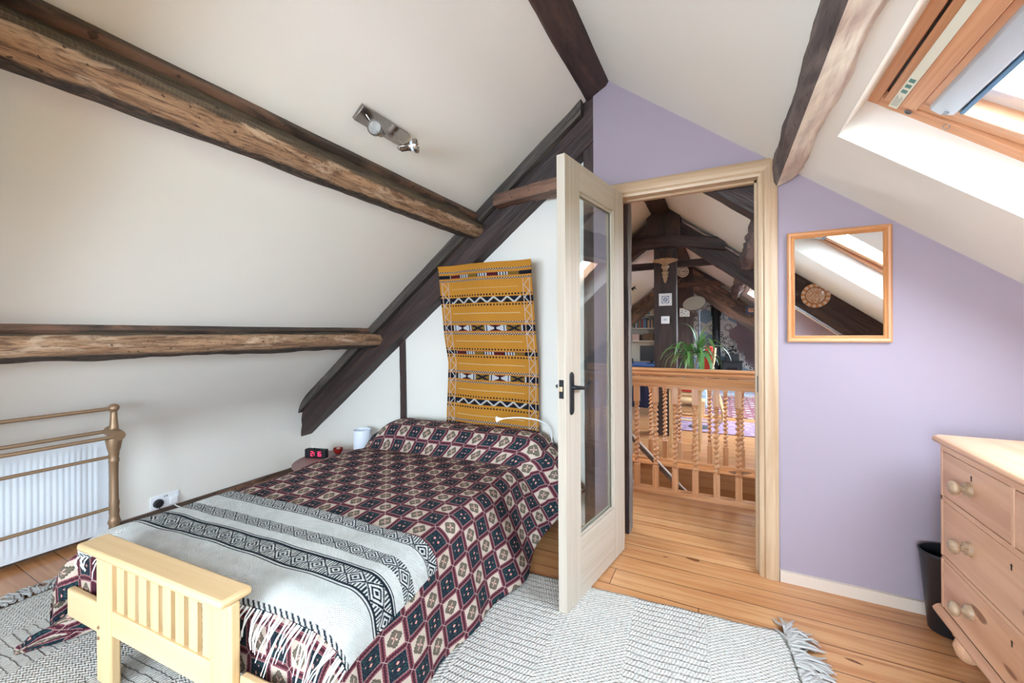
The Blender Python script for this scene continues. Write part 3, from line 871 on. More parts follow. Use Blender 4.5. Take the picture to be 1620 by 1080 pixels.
def spread_fn():
    u, v = uvxy(); P = .0785
    def cell(q, P_):
        c = q / P_; return c.fl(), c.fr()
    iu, fu = cell(u, .0845); iv, fv = cell(v, .100)
    par = ((iu + iv) * .5).fr().gt(.25)
    a = fu - .5; b_ = fv - .5
    aa = a.ab(); bb = b_.ab()
    m = aa.mx(bb)
    # cream cell
    ang = NX.m('ARCTAN2', b_, a)
    r = (a * a + b_ * b_).sq()
    edge = (ang * 20).sin() * .018
    lobe = (ang * 4).cos() * -.035
    med = (r + edge + lobe).lt(.285)
    medl = (r + edge + lobe).lt(.245)
    pet = ((aa - bb).ab().lt(.035 + .0)) * r.gt(.03) * r.lt(.17)
    cream = (.52, .43, .35); olive = (.135, .115, .085); pinkc = (.60, .36, .30)
    c1 = mixc(med, cream, (.075, .06, .042)); c1 = mixc(medl, c1, olive); c1 = mixc(pet, c1, pinkc)
    # dark cell
    sw = ((a * 26 + (b_ * 30).sin() * 1.6).sin() * (b_ * 24 + (a * 28).sin() * 1.5).sin())
    c2 = mixc(sw.gt(.38), (.010, .014, .026), (.018, .060, .055))
    dia = ((aa - .12).ab() + bb * .8)
    c2 = mixc(dia.lt(.085), c2, (.03, .008, .012)); c2 = mixc(dia.lt(.062), c2, (.62, .30, .26))
    d2 = (aa * .9 + (bb - .22).ab()); c2 = mixc(d2.lt(.035), c2, (.50, .24, .22))
    c = mixc(par, c1, c2)
    band = m.gt(.378); c = mixc(band, c, (.16, .032, .050))
    mid = m.gt(.455); 
    dash = (((fu + fv) * 9).fr().lt(.4))
    c = mixc(mid, c, (.055, .012, .020))
    c = mixc(m.gt(.425) * m.lt(.440) * dash, c, (.40, .22, .20))
    c = mixc(m.gt(.378) * m.lt(.394), c, (.46, .32, .30))
    corner = aa.mn(bb).gt(.378)
    c = mixc(corner, c, (.075, .014, .026))
    c = mixc(corner * ((aa - bb).ab().lt(.02)), c, (.42, .28, .26))
    hem = v.lt(-.10 + -.17) 
    w = noi(u * 400, v * 400, 0, 1, 2)
    c = mixc(w * .15, c, (0, 0, 0))
    return c, w + noi(u * 25, v * 25, 0, 1, 3) * 6
SPREAD = mat('medallion_print_cotton', rough=.85, spec=.2, fn=spread_fn, bd=.0015)
U0, U1, V0, V1 = -.50, UW + .475, -.27, VEND
nu, nv = 190, 190
def spf(s, t):
    u = U0 + (U1 - U0) * s; v = V0 + (V1 - V0) * t
    # hem rises towards the head on the right, drops short behind the slatted end
    if u > UW: 
        k = max(0, min(1, (v - .95) / .45)); u = UW + (u - UW) * (1 - .24 * k)
    return u, v
b = MB(); b.grid(lambda s, t: cloth(*spf(s, t)), nu, nv, spf)
# the trailing folded corner on the rug, part of the same cloth
TP = [(-2.14, .87, .20), (-2.165, .855, .14), (-2.19, .835, .08), (-2.205, .80, .055), (-2.225, .755, .044), (-2.25, .71, .040), (-2.27, .675, .036), (-2.28, .66, .034)]
TRR = [.075, .080, .078, .070, .062, .054, .040, .010]
def tailf(s, t):
    k = t * (len(TP) - 1); i = min(int(k), len(TP) - 2); f = k - i
    c_ = [TP[i][q] * (1 - f) + TP[i + 1][q] * f for q in range(3)]; r = TRR[i] * (1 - f) + TRR[i + 1] * f
    a = s * 2 * PI; rr = r * (1 + .22 * math.sin(a * 3 + t * 4) + .12 * math.sin(a * 5 - t * 7))
    fl = .95 if t < .3 else .62
    # section spanned by the across direction and up
    return bw(c_[0] + rr * math.cos(a) * .55, c_[1] + rr * math.cos(a) * .85, max(.019, c_[2] + rr * math.sin(a) * fl))
b.grid(tailf, 40, 40, lambda s, t: (s * .30 + .04, t * .26 + .02))
sp_o = b.build('bedspread', SPREAD, smooth=180, loc=bw(-1.5, .8, 0))
sm = sp_o.modifiers.new('s', 'SOLIDIFY'); sm.thickness = .004; sm.offset = 1
tag(sp_o, 'maroon, navy and cream medallion-check bedspread draped over the low bed', 'bedspread')
# trailing corner of the spread on the rug
def trail(s, t):
    # folded tail from below the left foot corner
    pts = [(-2.16, .79, .10), (-2.17, .74, .035), (-2.21, .66, .020), (-2.27, .57, .018), (-2.33, .50, .016)]
    k = t * (len(pts) - 1); i = min(int(k), len(pts) - 2); f = k - i
    p = [pts[i][q] * (1 - f) + pts[i + 1][q] * f for q in range(3)]
    w = (.26, .20, .15, .12, .06); wi = w[i] * (1 - f) + w[i + 1] * f
    x = (s - .15) * wi
    return bw(p[0] + x * .85, p[1] + x * .35, p[2] + .030 * abs(math.sin(s * 7 + t * 2)) * (1 - .4 * t) + .004)
# small table at the bedhead
tab = thing('bedside_table', 'low round dusty pink table between the bedhead and the corner', 'table', (-2.63, 2.13, 0))
b = MB(); b.lathe([(0, .222), (.285, .222), (.292, .226), (.292, .236), (.286, .240), (0, .240)], 48, TR(-2.63, 2.13, 0)); b.build('table_top', PINK, tab)
for k in range(3):
    a = k * 2 * PI / 3 + .5
    b = MB(); b.tube([(-2.63 + .12 * math.cos(a), 2.13 + .12 * math.sin(a), .222), (-2.63 + .20 * math.cos(a), 2.13 + .20 * math.sin(a), 0)], .013, 10); b.build('leg', PINK, tab)

# ------------------------------------------------------------------ woven throw
def color_grid(name, m, fn, nu, nv, uvf, colf, parent=None, loc=None, thick=.004):
    b = MB(); b.grid(fn, nu, nv, uvf)
    o = b.build(name, m, parent, smooth=180, loc=loc)
    ca = o.data.color_attributes.new('col', 'FLOAT_COLOR', 'POINT')
    arr = np.ones((len(o.data.vertices), 4), dtype=np.float32)
    for j in range(nv + 1):
        for i in range(nu + 1):
            arr[j * (nu + 1) + i, :3] = colf(*uvf(i / nu, j / nv))
    ca.data.foreach_set('color', arr.ravel())
    s_ = o.modifiers.new('s', 'SOLIDIFY'); s_.thickness = thick; s_.offset = 1
    return o
WH = (.84, .85, .82); INK = (.012, .020, .032)
def diamond_band(u, t, per, inv=False):
    """t in 0..1 across the band; concentric diamonds with hooked fillers"""
    x = (u / per) % 1.0; a = abs(x - .5); b_ = abs(t - .5)
    k = a + b_          # 0 centre
    if k > .56:
        return 1 if (min(x, 1 - x) * 8 + .25) % 1 < .5 else 0
    ringn = int(k * 9.5)
    return 1 if ringn % 2 == 0 else 0
def throw_col(u, v):
    n = .94 + .06 * noise.noise(Vector((u * 30, v * 30, 0)))
    def w(k): return WH if k else INK
    c = 1
    if .345 <= v <= .400: c = 1 - diamond_band(u + .02, (v - .345) / .055 * .62 + .38, .070)
    elif .337 <= v < .342: c = 0
    elif .190 <= v <= .250: c = diamond_band(u, (v - .19) / .06, .070) ^ 1
    elif .045 <= v <= .055 or .127 <= v <= .137: c = 0
    elif .055 < v < .127: c = diamond_band(u + .03, (v - .055) / .072, .080) ^ 1
    elif .035 <= v <= .039 or .143 <= v <= .147: c = 0
    elif v < -.090: c = 1 if (u * 45 + v * 60) % 1 < .55 else 0
    q = w(c)
    return tuple(x * n for x in q)
TU0, TU1, TV0, TV1 = -.05, UW + .14, -.105, .40
def thuv(s, t):
    u = TU0 + (TU1 - TU0) * s; v = TV0 + (TV1 - TV0) * t
    return u, v
def thpos(s, t):
    u, v = thuv(s, t)
    # right end: near corner hangs lower, edge slightly skew
    u2 = u + .035 * (1 - t) * max(0, (s - .5) * 2) + .006 * noise.noise(Vector((v * 9, s * 3, 0)))
    v2 = v + .010 * math.sin(s * 5) + .045 * s * (1 - t)
    p = cloth_off(u2, v2, .010)
    return p
th_o = color_grid('throw_blanket', WOOL, thpos, 560, 230, thuv, throw_col, loc=bw(-1.5, .9, .3), thick=.005)
tag(th_o, 'white wool throw with black diamond bands across the foot of the bed', 'blanket')
b = MB()
for k in range(120):
    s = k / 119 + random.uniform(-.004, .004); s = min(max(s, 0), 1)
    p = thpos(s, 0); q = thpos(s, .03); d = (p - q); d.normalize()
    out = Vector((-EY.x, -EY.y, 0))
    L = random.uniform(.05, .11) * (.5 if s < .15 else 1); sw = EX * random.uniform(-.03, .03)
    pts = [p + out * .004, p + d * L * .35 + out * .012 + sw * .3, p + d * L * .7 + out * .012 + sw * .8 + Vector((0, 0, -.01)), p + d * L + out * .006 + sw + Vector((0, 0, -.02))]
    for q_ in pts:
        q_.z = max(q_.z, .022); bx_ = q_.dot(EX); by_ = q_.dot(EY)
        if -1.90 < bx_ < -1.10 and by_ < .745: q_ += EY * (.745 - by_)
    b.tube(pts, [.0028, .0022, .0018, .0010], 5)
tag(b.build('fringe', FRINGE, th_o), kind='stuff')

# ------------------------------------------------------------------ orange kilim on the wall
OR = (.62, .27, .035); OK_ = (.010, .010, .020); MAR = (.10, .012, .014); CRM = (.60, .45, .36); PW = (.60, .62, .66); OLV = (.22, .13, .02)
KW, KH = .708, 1.20
bands = [(.045, 't'), (.075, 's2'), (.105, 't'), (.16, 'l'), (.205, 'd'), (.238, 'z'), (.272, 'd'), (.325, 'l'), (.385, 't'), (.425, 'x'), (.463, 't'), (.515, 'l'), (.568, 'd'), (.595, 's'), (.622, 'd'), (.675, 'l'), (.728, 't'), (.762, 'x'), (.80, 't'), (.855, 'l'), (.90, 'd'), (.935, 'z'), (.975, 'd'), (1.03, 'l'), (1.07, 't'), (1.1, 's')]
HW = dict(t=.006, d=.006, l=.002, z=.019, x=.022, s=.013, s2=.012)
def kcol(u, v):
    y = v; x = u
    n = 1 + .10 * noise.noise(Vector((x * 60, y * 220, 0))) + .06 * noise.noise(Vector((x * 5, y * 5, 0)))
    c = OR
    side_ = x < .085 or x > KW - .085
    for (yc, k) in bands:
        d = y - yc
        if abs(d) > HW[k]: continue
        t = d / HW[k]
        if k == 't': c = (OK_ if int((x * 110) % 2) ^ (d > 0) else CRM) if not side_ or True else OK_
        elif k == 'd': c = OK_ if (x * 45) % 1 < .5 and abs(t) < .9 else OR
        elif k == 'l':
            if .09 < x < KW - .10: c = (.70, .52, .30)
        elif k == 'z':
            tri = abs((x * 10.5) % 1 - .5) * 4 - 1
            dd = abs(t - tri)
            c = PW if dd < .34 else (OLV if dd < .62 and t > tri else OK_)
            if side_: c = OK_
        elif k == 'x':
            q = (x - .10) / .13; i = int(math.floor(q)); f = q - i - .5
            if i % 2 == 0:
                dd = abs(f) * 2
                c = (PW if abs(t) < dd + .25 and abs(f) < .44 else OK_)
                if abs(t) > abs(f) * 2 + .1 and abs(f) < .3: c = MAR
                if abs(f) < .06: c = OK_
            else:
                c = OK_ if abs(abs(t) - abs(f) * 2.6) < .3 and abs(f) < .4 else OLV
                if abs(f) > .42: c = PW
            if side_: c = OK_
            if abs(t) > .85: c = (.42, .14, .10)
        elif k in ('s', 's2'):
            q = (x - .09) / .075; i = int(math.floor(q)); f = q - i
            c = [MAR, PW, OLV, PW][i % 4]
            if c is PW and (f * 4) % 1 < .4: c = OK_
            if abs(t) > .8: c = (.42, .14, .10)
            if side_: c = OK_
        break
    # side borders: zigzag between two lines
    if y > .115:
        for e in (x, KW - x):
            if abs(e - .018) < .003 or abs(e - .066) < .003: c = CRM
            tri = .042 + (abs((y * 13) % 1 - .5) * 4 - 1) * .018
            if abs(e - tri) < .0042: c = CRM if c is not OK_ else PW
    return tuple(min(1, q * n) for q in c)
def kuv(s, t): return s * KW, t * KH
def kpos(s, t):
    x = -1.745 - .020 * t + s * (.708 + .020 * t) + .004 * math.sin(t * 13) * (1 - s)
    z = 1.664 - t * KH - .006 * s
    y = 2.268 + .115 * min(1, t * 1.8) ** 1.3 * (1 - .0 * s) + .012 * math.sin(s * 9 + t * 2) * (1 - t * .4) + .007 * noise.noise(Vector((s * 4, t * 5, 0)))
    y -= .008 * math.exp(-((t) / .01) ** 2)
    return Vector((x, min(y, 2.425), z))
k_o = color_grid('kilim_wall_hanging', WOVEN, kpos, 354, 540, kuv, kcol, loc=(-1.39, 2.35, .46), thick=.003)
tag(k_o, 'orange striped kilim with dark zigzag bands hanging on the wall above the bed', 'wall hanging')

# ------------------------------------------------------------------ radiator and towel rail by the left wall
rad = thing('radiator', 'white ribbed panel radiator on the low left wall behind the brown metal rail', 'radiator', (XL + .08, .5, .03))
ry0, ry1, rz0, rz1, rx = -.35, 1.035, .035, .585, -3.235
b = MB(); n = 56
prof_ = [(ry0, rx)]
pitch = (ry1 - ry0 - .08) / n
for i in range(n):
    y = ry0 + .04 + i * pitch
    prof_ += [(y + pitch * .12, rx), (y + pitch * .30, rx + .0035), (y + pitch * .70, rx + .0035), (y + pitch * .88, rx)]
prof_.append((ry1, rx))
zs = [rz0, rz0 + .035, rz0 + .05, rz1 - .05, rz1 - .035, rz1]
P = []; F = []
for k, z in enumerate(zs):
    for (y, x) in prof_: P.append((rx if k in (0, 1, 4, 5) else x, y, z))
m_ = len(prof_)
for k in range(5):
    for i in range(m_ - 1): F.append((k * m_ + i, k * m_ + i + 1, (k + 1) * m_ + i + 1, (k + 1) * m_ + i))
b.add(P, F); b.box(rx - .012, rx - .002, ry0, ry1, rz0, rz1)
b.build('front_panel', NORD, rad, smooth=60, fix=False)
b = MB(); b.box(XL + .03, rx - .006, ry0 + .002, ry1, rz1 - .010, rz1); b.build('top_grille', NORD, rad)
b = MB(); b.box(XL + .03, rx - .006, ry1 - .004, ry1 + .002, rz0 + .02, rz1 - .012); b.build('side_panel', NORD, rad)
b = MB(); b.tube([(XL + .05, ry1 - .05, .04), (XL + .05, ry1 - .05, 0)], .008, 10); b.build('pipe', CHROME, rad)

rail = thing('towel_rail', 'brown painted metal rail frame with turned post in front of the radiator', 'rail', (-3.08, 1.0, 0))
px_, py_ = -2.93, .960
qz = lambda z: 1.2 - (1.2 - z) * .945 if z > .12 else z * 1.0 + (.186 - .12) * z / .12
b = MB()
b.lathe([(r * .92, qz(z)) for r, z in [(.034, 0), (.034, .05), (.026, .07), (.030, .09), (.022, .11), (.030, .13), (.024, .15), (.021, .17), (.024, .19), (.021, .21), (.024, .24), (.020, .26), (.019, .40), (.0205, .47), (.024, .475), (.024, .49), (.021, .50), (.024, .515), (.024, .53), (.03, .55), (.038, .60), (.036, .62), (.026, .635), (.022, .66), (.017, .72), (.015, .765), (.012, .77)]], 20, TR(px_, py_, 0))
b.build('post', BRASS, rail, smooth=50)
b = MB(); b.lathe([(r, qz(z)) for r, z in [(0, .760), (.014, .762), (.022, .775), (.024, .786), (.020, .798), (.010, .806), (0, .808)]], 18, TR(px_, py_, 0)); b.build('finial', BRASS, rail, smooth=60)
b = MB(); b.tube([(px_ - .066, py_, qz(.648)), (px_ - .05, py_, qz(.648)), (px_ + .045, py_, qz(.634)), (px_ + .07, py_, qz(.632))], [.022, .028, .028, .026], 16); b.build('cross_arm', BRASS, rail, smooth=50)
ye = -.45
for (x, z, r) in ((px_, .782, .0095), (px_ - .06, .645, .010), (px_ + .055, .628, .0095), (px_, .508, .0085), (px_, .215, .0085)):
    b = MB(); b.tube([(x, py_, qz(z)), (x, ye, qz(z))], r, 12); b.build('rail_bar', BRASS, rail, smooth=60)
b = MB(); b.lathe([(.034, 0), (.034, .05), (.022, .11), (.021, .2), (.019, .5), (.034, .6), (.017, .72), (.012, .80)], 20, TR(px_, ye, 0)); b.build('post', BRASS, rail, smooth=50)

# socket with two plugs, cable along the wall
so = thing('wall_socket', 'white double socket with one black and one white plug on the left wall', 'socket', (XL, 1.36, .09))
b = MB(); b.box(XL, XL + .010, 1.262, 1.420, .050, .138); b.build('socket_plate', SILL, so, bevel=.003)
b = MB(); b.box(XL + .010, XL + .013, 1.333, 1.341, .118, .130); b.box(XL + .010, XL + .013, 1.346, 1.354, .118, .130); b.build('switch', mat('switch_grey', (.35, .36, .38), .4), so)
pl = thing('black_plug', 'black plug in the left side of the white wall socket', 'plug', (XL + .01, 1.30, .09))
b = MB(); b.lathe([(.028, 0), (.028, .012), (.022, .022), (0, .024)], 20, TR(XL + .0105, 1.302, .088, ry=PI / 2)); b.build('plug_body', BLKP, pl)
b = MB(); b.tube([(XL + .025, 1.302, .066), (XL + .035, 1.305, .045), (XL + .05, 1.33, .012), (XL + .08, 1.40, .008), (XL + .20, 1.55, .008), (XL + .5, 1.6, .008)], .0035, 8); b.build('plug_cord', BLKP, pl)
pl = thing('white_plug', 'white plug in the right side of the wall socket, cable running to the bed', 'plug', (XL + .01, 1.38, .09))
b = MB(); b.box(XL + .0105, XL + .032, 1.358, 1.405, .062, .108); b.build('plug_body', SILL, pl, bevel=.006)
b = MB(); cp = [(XL + .025, 1.38, .062), (XL + .045, 1.39, .045), (XL + .06, 1.42, .02), (XL + .10, 1.50, .008), (XL + .30, 1.62, .008), (XL + .52, 1.72, .008), (XL + .72, 1.86, .008), (XL + .80, 1.95, .008)]
b.tube(cp, .004, 8); b.build('plug_cord', CABLE, pl)

# things on the small table
TZ = .2405
b = MB()
lamp = thing('table_lamp', 'small white cylinder lamp standing on the pink bedside table', 'lamp', (-2.50, 2.28, TZ))
b.lathe([(.055, TZ), (.055, TZ + .012), (.012, TZ + .016), (.012, TZ + .06)], 24, TR(-2.50, 2.28, 0)); b.build('lamp_base', BIRCH, lamp)
b = MB(); b.lathe([(.066, TZ + .028), (.066, TZ + .212), (.064, TZ + .212), (.064, TZ + .028)], 32, TR(-2.50, 2.28, 0)); b.build('lamp_shade', SHADE, lamp)
ck = thing('alarm_clock', 'black alarm clock with red glowing digits on the pink table', 'clock', (-2.80, 2.10, TZ), .30)
ckm = wm(ck)
b = MB(); b.box(-.088, .088, -.022, .022, 0, .068, ckm); b.build('clock_body', BLKP, ck, bevel=.004)
b = MB(); b.lathe([(.006, .068), (.006, .074), (0, .075)], 10, ckm @ TR(-.02, 0, 0)); b.build('top_button', BLKP, ck)
SEG = {'2': 'abged', '1': 'bc', '6': 'acdefg'}
def digit(b, ch, x, z, w, h, M):
    th_ = .0032; y0_, y1_ = -.0228, -.0222
    for c_ in SEG[ch]:
        q = {'a': (x, x + w, z + h - th_, z + h), 'd': (x, x + w, z, z + th_), 'g': (x, x + w, z + h / 2 - th_ / 2, z + h / 2 + th_ / 2),
             'b': (x + w - th_, x + w, z + h / 2, z + h), 'c': (x + w - th_, x + w, z, z + h / 2), 'e': (x, x + th_, z, z + h / 2), 'f': (x, x + th_, z + h / 2, z + h)}[c_]
        b.box(q[0], q[1], y0_, y1_, q[2], q[3], M)
for (ch, x) in (('2', -.036), ('1', .010), ('6', .034)):
    b = MB(); digit(b, ch, x, .018, .020, .036, ckm); b.build('digit', GLOWR, ck)
b = MB(); b.box(-.008, -.002, -.0228, -.0222, .040, .045, ckm); b.build('colon_dot', GLOWR, ck)
b = MB(); b.box(-.008, -.002, -.0228, -.0222, .025, .030, ckm); b.build('colon_dot', GLOWR, ck)
bo = thing('small_bowl', 'small red bowl of pale bits on the pink table', 'bowl', (-2.735, 2.245, TZ))
b = MB(); b.lathe([(.012, TZ), (.022, TZ + .006), (.034, TZ + .024), (.038, TZ + .046), (.035, TZ + .046), (.030, TZ + .026), (.018, TZ + .012), (0, TZ + .01)], 24, TR(-2.735, 2.245, 0)); b.build('bowl_body', REDC, bo)
b = MB()
for k in range(16):
    a = random.random() * 6.28; r = random.random() * .024
    b.lathe([(0, -.005), (.006, 0), (0, .005)], 6, TR(-2.735 + r * math.cos(a), 2.245 + r * math.sin(a), TZ + .038 + random.random() * .008, rx=random.random() * 3))
tag(b.build('bowl_contents', mat('pale_petals', (.50, .32, .26), .8), bo), kind='stuff')
b = MB(); b.tube([(-2.68, 2.09, TZ + .003), (-2.60, 2.13, TZ + .003)], [.006, .005], 10); tag(b.build('hair_slide', BLKP), 'thin dark stick lying on the pink table beside the clock', 'stick')
b = MB(); b.tube([(-2.655, 2.19, TZ + .003), (-2.635, 2.20, TZ + .003)], .005, 10); tag(b.build('eraser', TERRA), 'tiny brown stub lying behind the dark stick on the pink table', 'stub')

# flexible reading light at the bedhead
rl = thing('reading_light', 'white gooseneck reading light curving over the bolster against the kilim', 'lamp', (-.98, 2.33, .55))
pts = [(-.955, 2.405, .48), (-.965, 2.39, .585), (-1.01, 2.33, .650), (-1.07, 2.27, .672), (-1.13, 2.25, .675), (-1.19, 2.24, .668), (-1.235, 2.235, .660)]
sm_ = []
for i in range(len(pts) - 1):
    for k in range(4):
        t = k / 4; p = [Vector(pts[max(i - 1, 0)]), Vector(pts[i]), Vector(pts[i + 1]), Vector(pts[min(i + 2, len(pts) - 1)])]
        sm_.append(.5 * ((2 * p[1]) + (-p[0] + p[2]) * t + (2 * p[0] - 5 * p[1] + 4 * p[2] - p[3]) * t * t + (-p[0] + 3 * p[1] - 3 * p[2] + p[3]) * t ** 3))
sm_.append(Vector(pts[-1]))
b = MB(); b.tube(sm_, .0045, 8); b.build('gooseneck', SILL, rl, smooth=60)
b = MB(); b.tube([(-1.225, 2.237, .661), (-1.245, 2.234, .658), (-1.262, 2.232, .655)], [.006, .010, .020], 14); b.build('lamp_head', SILL, rl, smooth=60)
b = MB(); b.box(-.985, -.925, 2.385, 2.425, .455, .485); b.build('clip', SILL, rl, bevel=.004)

# ------------------------------------------------------------------ mirror on the partition
mi = thing('wall_mirror', 'rectangular wood-framed mirror hanging on the lavender wall', 'mirror', (.475, 2.335, 1.15))
mx0, mx1, mz0, mz1 = .284, .664, 1.152, 1.668
Q = [(0, 0), (0, .016), (.006, .020), (.014, .018), (.020, .012), (.026, .016), (.031, .010), (.031, 0)]
cor = [(mx0, mz0, 1, 1), (mx1, mz0, -1, 1), (mx1, mz1, -1, -1), (mx0, mz1, 1, -1)]
for k in range(4):
    c0 = cor[k]; c1 = cor[(k + 1) % 4]; b = MB(); n = len(Q)
    P = [(c[0] + c[2] * u, 2.333 - h, c[1] + c[3] * u) for c in (c0, c1) for (u, h) in Q]
    L = math.dist(P[0], P[n]); per = [0]
    for i in range(n): per.append(per[-1] + math.dist(Q[i], Q[(i + 1) % n]))
    b.add(P, [(i, (i + 1) % n, (i + 1) % n + n, i + n) for i in range(n)] + [tuple(range(n)), tuple(range(2 * n - 1, n - 1, -1))],
          [[(0, per[i]), (0, per[i + 1]), (L, per[i + 1]), (L, per[i])] for i in range(n)] + [[(0, 0)] * n] * 2)
    b.build('frame_side', FRAMEW, mi, smooth=20)
b = MB(); b.box(mx0 + .028, mx1 - .028, 2.322, 2.326, mz0 + .028, mz1 - .028); b.build('mirror_glass', MIRRORM, mi)

# ------------------------------------------------------------------ chest of drawers
CX, CY0, CY1, CZ0, CZ1 = .745, 1.27, 2.125, .135, .775
ch = thing('chest_of_drawers', 'old pine chest of drawers with round wooden knobs against the right wall', 'chest of drawers', (1.0, 1.7, 0))
b = MB()
b.box(CX + .012, CX + .46, CY0, CY1, CZ0, CZ1 - .004)
b.build('carcass', CHESTW, ch)
b = MB()
ft = .012
zr1, zr2 = .575, .562
rows = [(.578, .748), (.352, .560), (.152, .338)]
for (a0, a1, c0, c1, g) in ((CY0, CY1, .748, CZ1, 1), (CY0, CY1, .560, .578, 1), (CY0, CY1, .338, .352, 1), (CY0, CY1, CZ0, .152, 1)):
    b.box(CX, CX + .012, a0, a1, c0, c1)
b.build('front_rail', CHESTW, ch, bevel=.001)
b = MB()
for (a0, a1, c0, c1) in ((CY0, CY0 + .013, .152, .748), (CY1 - .013, CY1, .152, .748), (1.690, 1.703, .578, .748)):
    b = MB(); b.box(CX, CX + .012, a0, a1, c0, c1); b.build('front_stile', CHESTW, ch, bevel=.001)
def knob(parent, y, z):
    k_ = MB(); M = TR(CX + .002, y, z, ry=-PI / 2)
    k_.lathe([(.024, -.002), (.025, .004), (.021, .010), (.022, .014), (.015, .018), (.0095, .022), (.010, .026), (.015, .029), (.022, .034), (.025, .041), (.023, .048), (.015, .053), (0, .055)], 24, M)
    k_.build('knob', KNOBM, parent, smooth=60)
KNOBM = mat('worn_knob_wood', rough=.4, fn=wood_fn(sr(172, 144, 116), sr(146, 118, 92), sr(186, 162, 134), 2, 30), bd=.001)
KEYM = mat('keyhole_dark', (.02, .01, .008), .8)
def drawer(y0, y1, z0_, z1_, knobs, key=True, label=None):
    b = MB(); g = .0028; b.box(CX + .001, CX + .02, y0 + g, y1 - g, z0_ + g, z1_ - g)
    d = b.build('drawer', CHESTW, ch, bevel=.0015)
    for (y, z) in knobs: knob(d, y, z)
    if key:
        yc = (y0 + y1) / 2 + .005; zc = z1_ - .040
        b = MB(); b.lathe([(0, .0008), (.0045, .0008), (.0045, 0)], 12, TR(CX + .0008, yc, zc, ry=-PI / 2)); b.box(CX - .0002, CX + .001, yc - .0022, yc + .0022, zc - .014, zc)
        b.build('keyhole', KEYM, d)
drawer(1.703, CY1 - .013, .578, .748, [(1.922, .663)])
drawer(CY0 + .013, 1.690, .578, .748, [(1.478, .663)])
drawer(CY0 + .013, CY1 - .013, .352, .560, [(1.922, .462), (1.478, .462)])
drawer(CY0 + .013, CY1 - .013, .152, .338, [(1.922, .250), (1.478, .250)])
b = MB()
b.prism([(CX - .012, CZ1 - .002), (CX - .020, CZ1 + .008), (CX - .014, CZ1 + .020), (CX + .0, CZ1 + .026), (CX + .48, CZ1 + .026), (CX + .48, CZ1 - .002)], 1, CY0 - .02, CY1 + .02)
# extrude axis 1 uses (x,z) order
b.build('chest_top', CHESTW, ch, bevel=.003)
b = MB(); b.prism([(CX - .018, .126), (CX - .020, .134), (CX - .010, .146), (CX, .152), (CX + .02, .152), (CX + .02, .126)], 1, CY0 - .015, CY1 + .015)
b.box(CX + .02, CX + .46, CY1, CY1 + .015, .126, .150); b.build('plinth_moulding', CHESTW, ch)
for (x, y) in ((CX + .05, CY1 - .06), (CX + .05, CY0 + .06), (CX + .40, CY1 - .06), (CX + .40, CY0 + .06)):
    b = MB(); b.lathe([(.022, 0), (.030, .008), (.040, .040), (.034, .062), (.026, .070), (.040, .080), (.042, .090), (.030, .098), (.030, .128)], 22, TR(x, y, 0)); b.build('bun_foot', CHESTW, ch, smooth=60)
# waste bin
bn = thing('waste_bin', 'black tapered waste bin behind the pine chest by the lavender wall', 'bin', (.83, 2.235, 0))
b = MB(); b.lathe([(0, .004), (.066, .004), (.068, 0), (.072, .004), (.098, .305), (.101, .308), (.101, .316), (.095, .316), (.068, .010), (0, .010)], 36, Matrix.Translation((.815, 2.23, 0)) @ Matrix.Diagonal((1, .8, 1, 1))); b.build('bin_body', BLKP, bn, smooth=40)

# ------------------------------------------------------------------ ceiling spotlight bar
sl = thing('spotlight_bar', 'brushed nickel bar with two small spotlights on the sloping ceiling', 'ceiling light', (-1.314, 1.31, 2.11))
Lm = Matrix(((-UL.x, 0, -NL.x, -1.314), (0, 1, 0, 1.314), (-UL.z, 0, -NL.z, zl(-1.314)), (0, 0, 0, 1)))  # x up-slope, y length, z into room
b = MB(); b.box(-.036, .036, -.135, .135, .0, .018, Lm); b.build('mounting_plate', CHROME, sl, bevel=.001)
def spot(y, d, tw):
    b = MB(); M = Lm @ TR(0, y, .018)
    pts = [M @ Vector((0.01, -.03, 0)), M @ Vector((.0, -.01, .028)), M @ Vector((-.004, .012, .052))]
    b.tube(pts, .0035, 8)
    pts2 = [M @ Vector((-.03 + .03 * math.cos(a), .012, .062 + .018 * math.sin(a))) for a in [k * 2 * PI / 16 for k in range(17)]]
    a_ = b.build('spot_arm', CHROME, sl, smooth=60)
    c = M @ Vector((-.004, .016, .062)); d = Vector(d).normalized()
    q = d.to_track_quat('Z', 'Y').to_matrix().to_4x4(); N = Matrix.Translation(c) @ q @ Matrix.Scale(1.25, 4)
    b = MB(); b.lathe([(0, -.020), (.010, -.020), (.013, -.016), (.013, .010), (.015, .012), (.015, .020)], 22, N); hd = b.build('spot_body', CHROME, sl, smooth=50)
    b = MB(); b.lathe([(.015, .020), (.018, .024), (.018, .030), (.015, .031)], 22, N); b.build('frosted_collar', mat('frosted_plastic%d' % int(y * 100 + 50), (.62, .68, .80), .3), hd)
    b = MB(); b.lathe([(.016, .031), (.0245, .032), (.0255, .040), (.0245, .044), (.021, .044), (.020, .040)], 24, N); b.build('spot_rim', CHROME, hd, smooth=50)
    b = MB(); b.lathe([(0, .040), (.020, .040)], 24, N); b.build('lamp_lens', mat('lens_white%d' % int(y * 100 + 50), (.80, .80, .78), .2), hd)
    b = MB()
    pr = Vector((0, 0, 1)).cross(d).normalized()
    pts = [c + pr * (.018 * math.cos(k * PI / 8)) - d * (.022 + .014 * math.sin(k * PI / 8)) for k in range(9)]
    pts = [c + pr * .016] + pts + [c - pr * .016]
    b.tube(pts, .0022, 6); b.build('handle_loop', CHROME, hd, smooth=60)
spot(-.075, (.35, -.75, -.12), 0)
spot(.085, (.85, .38, .12), 0)

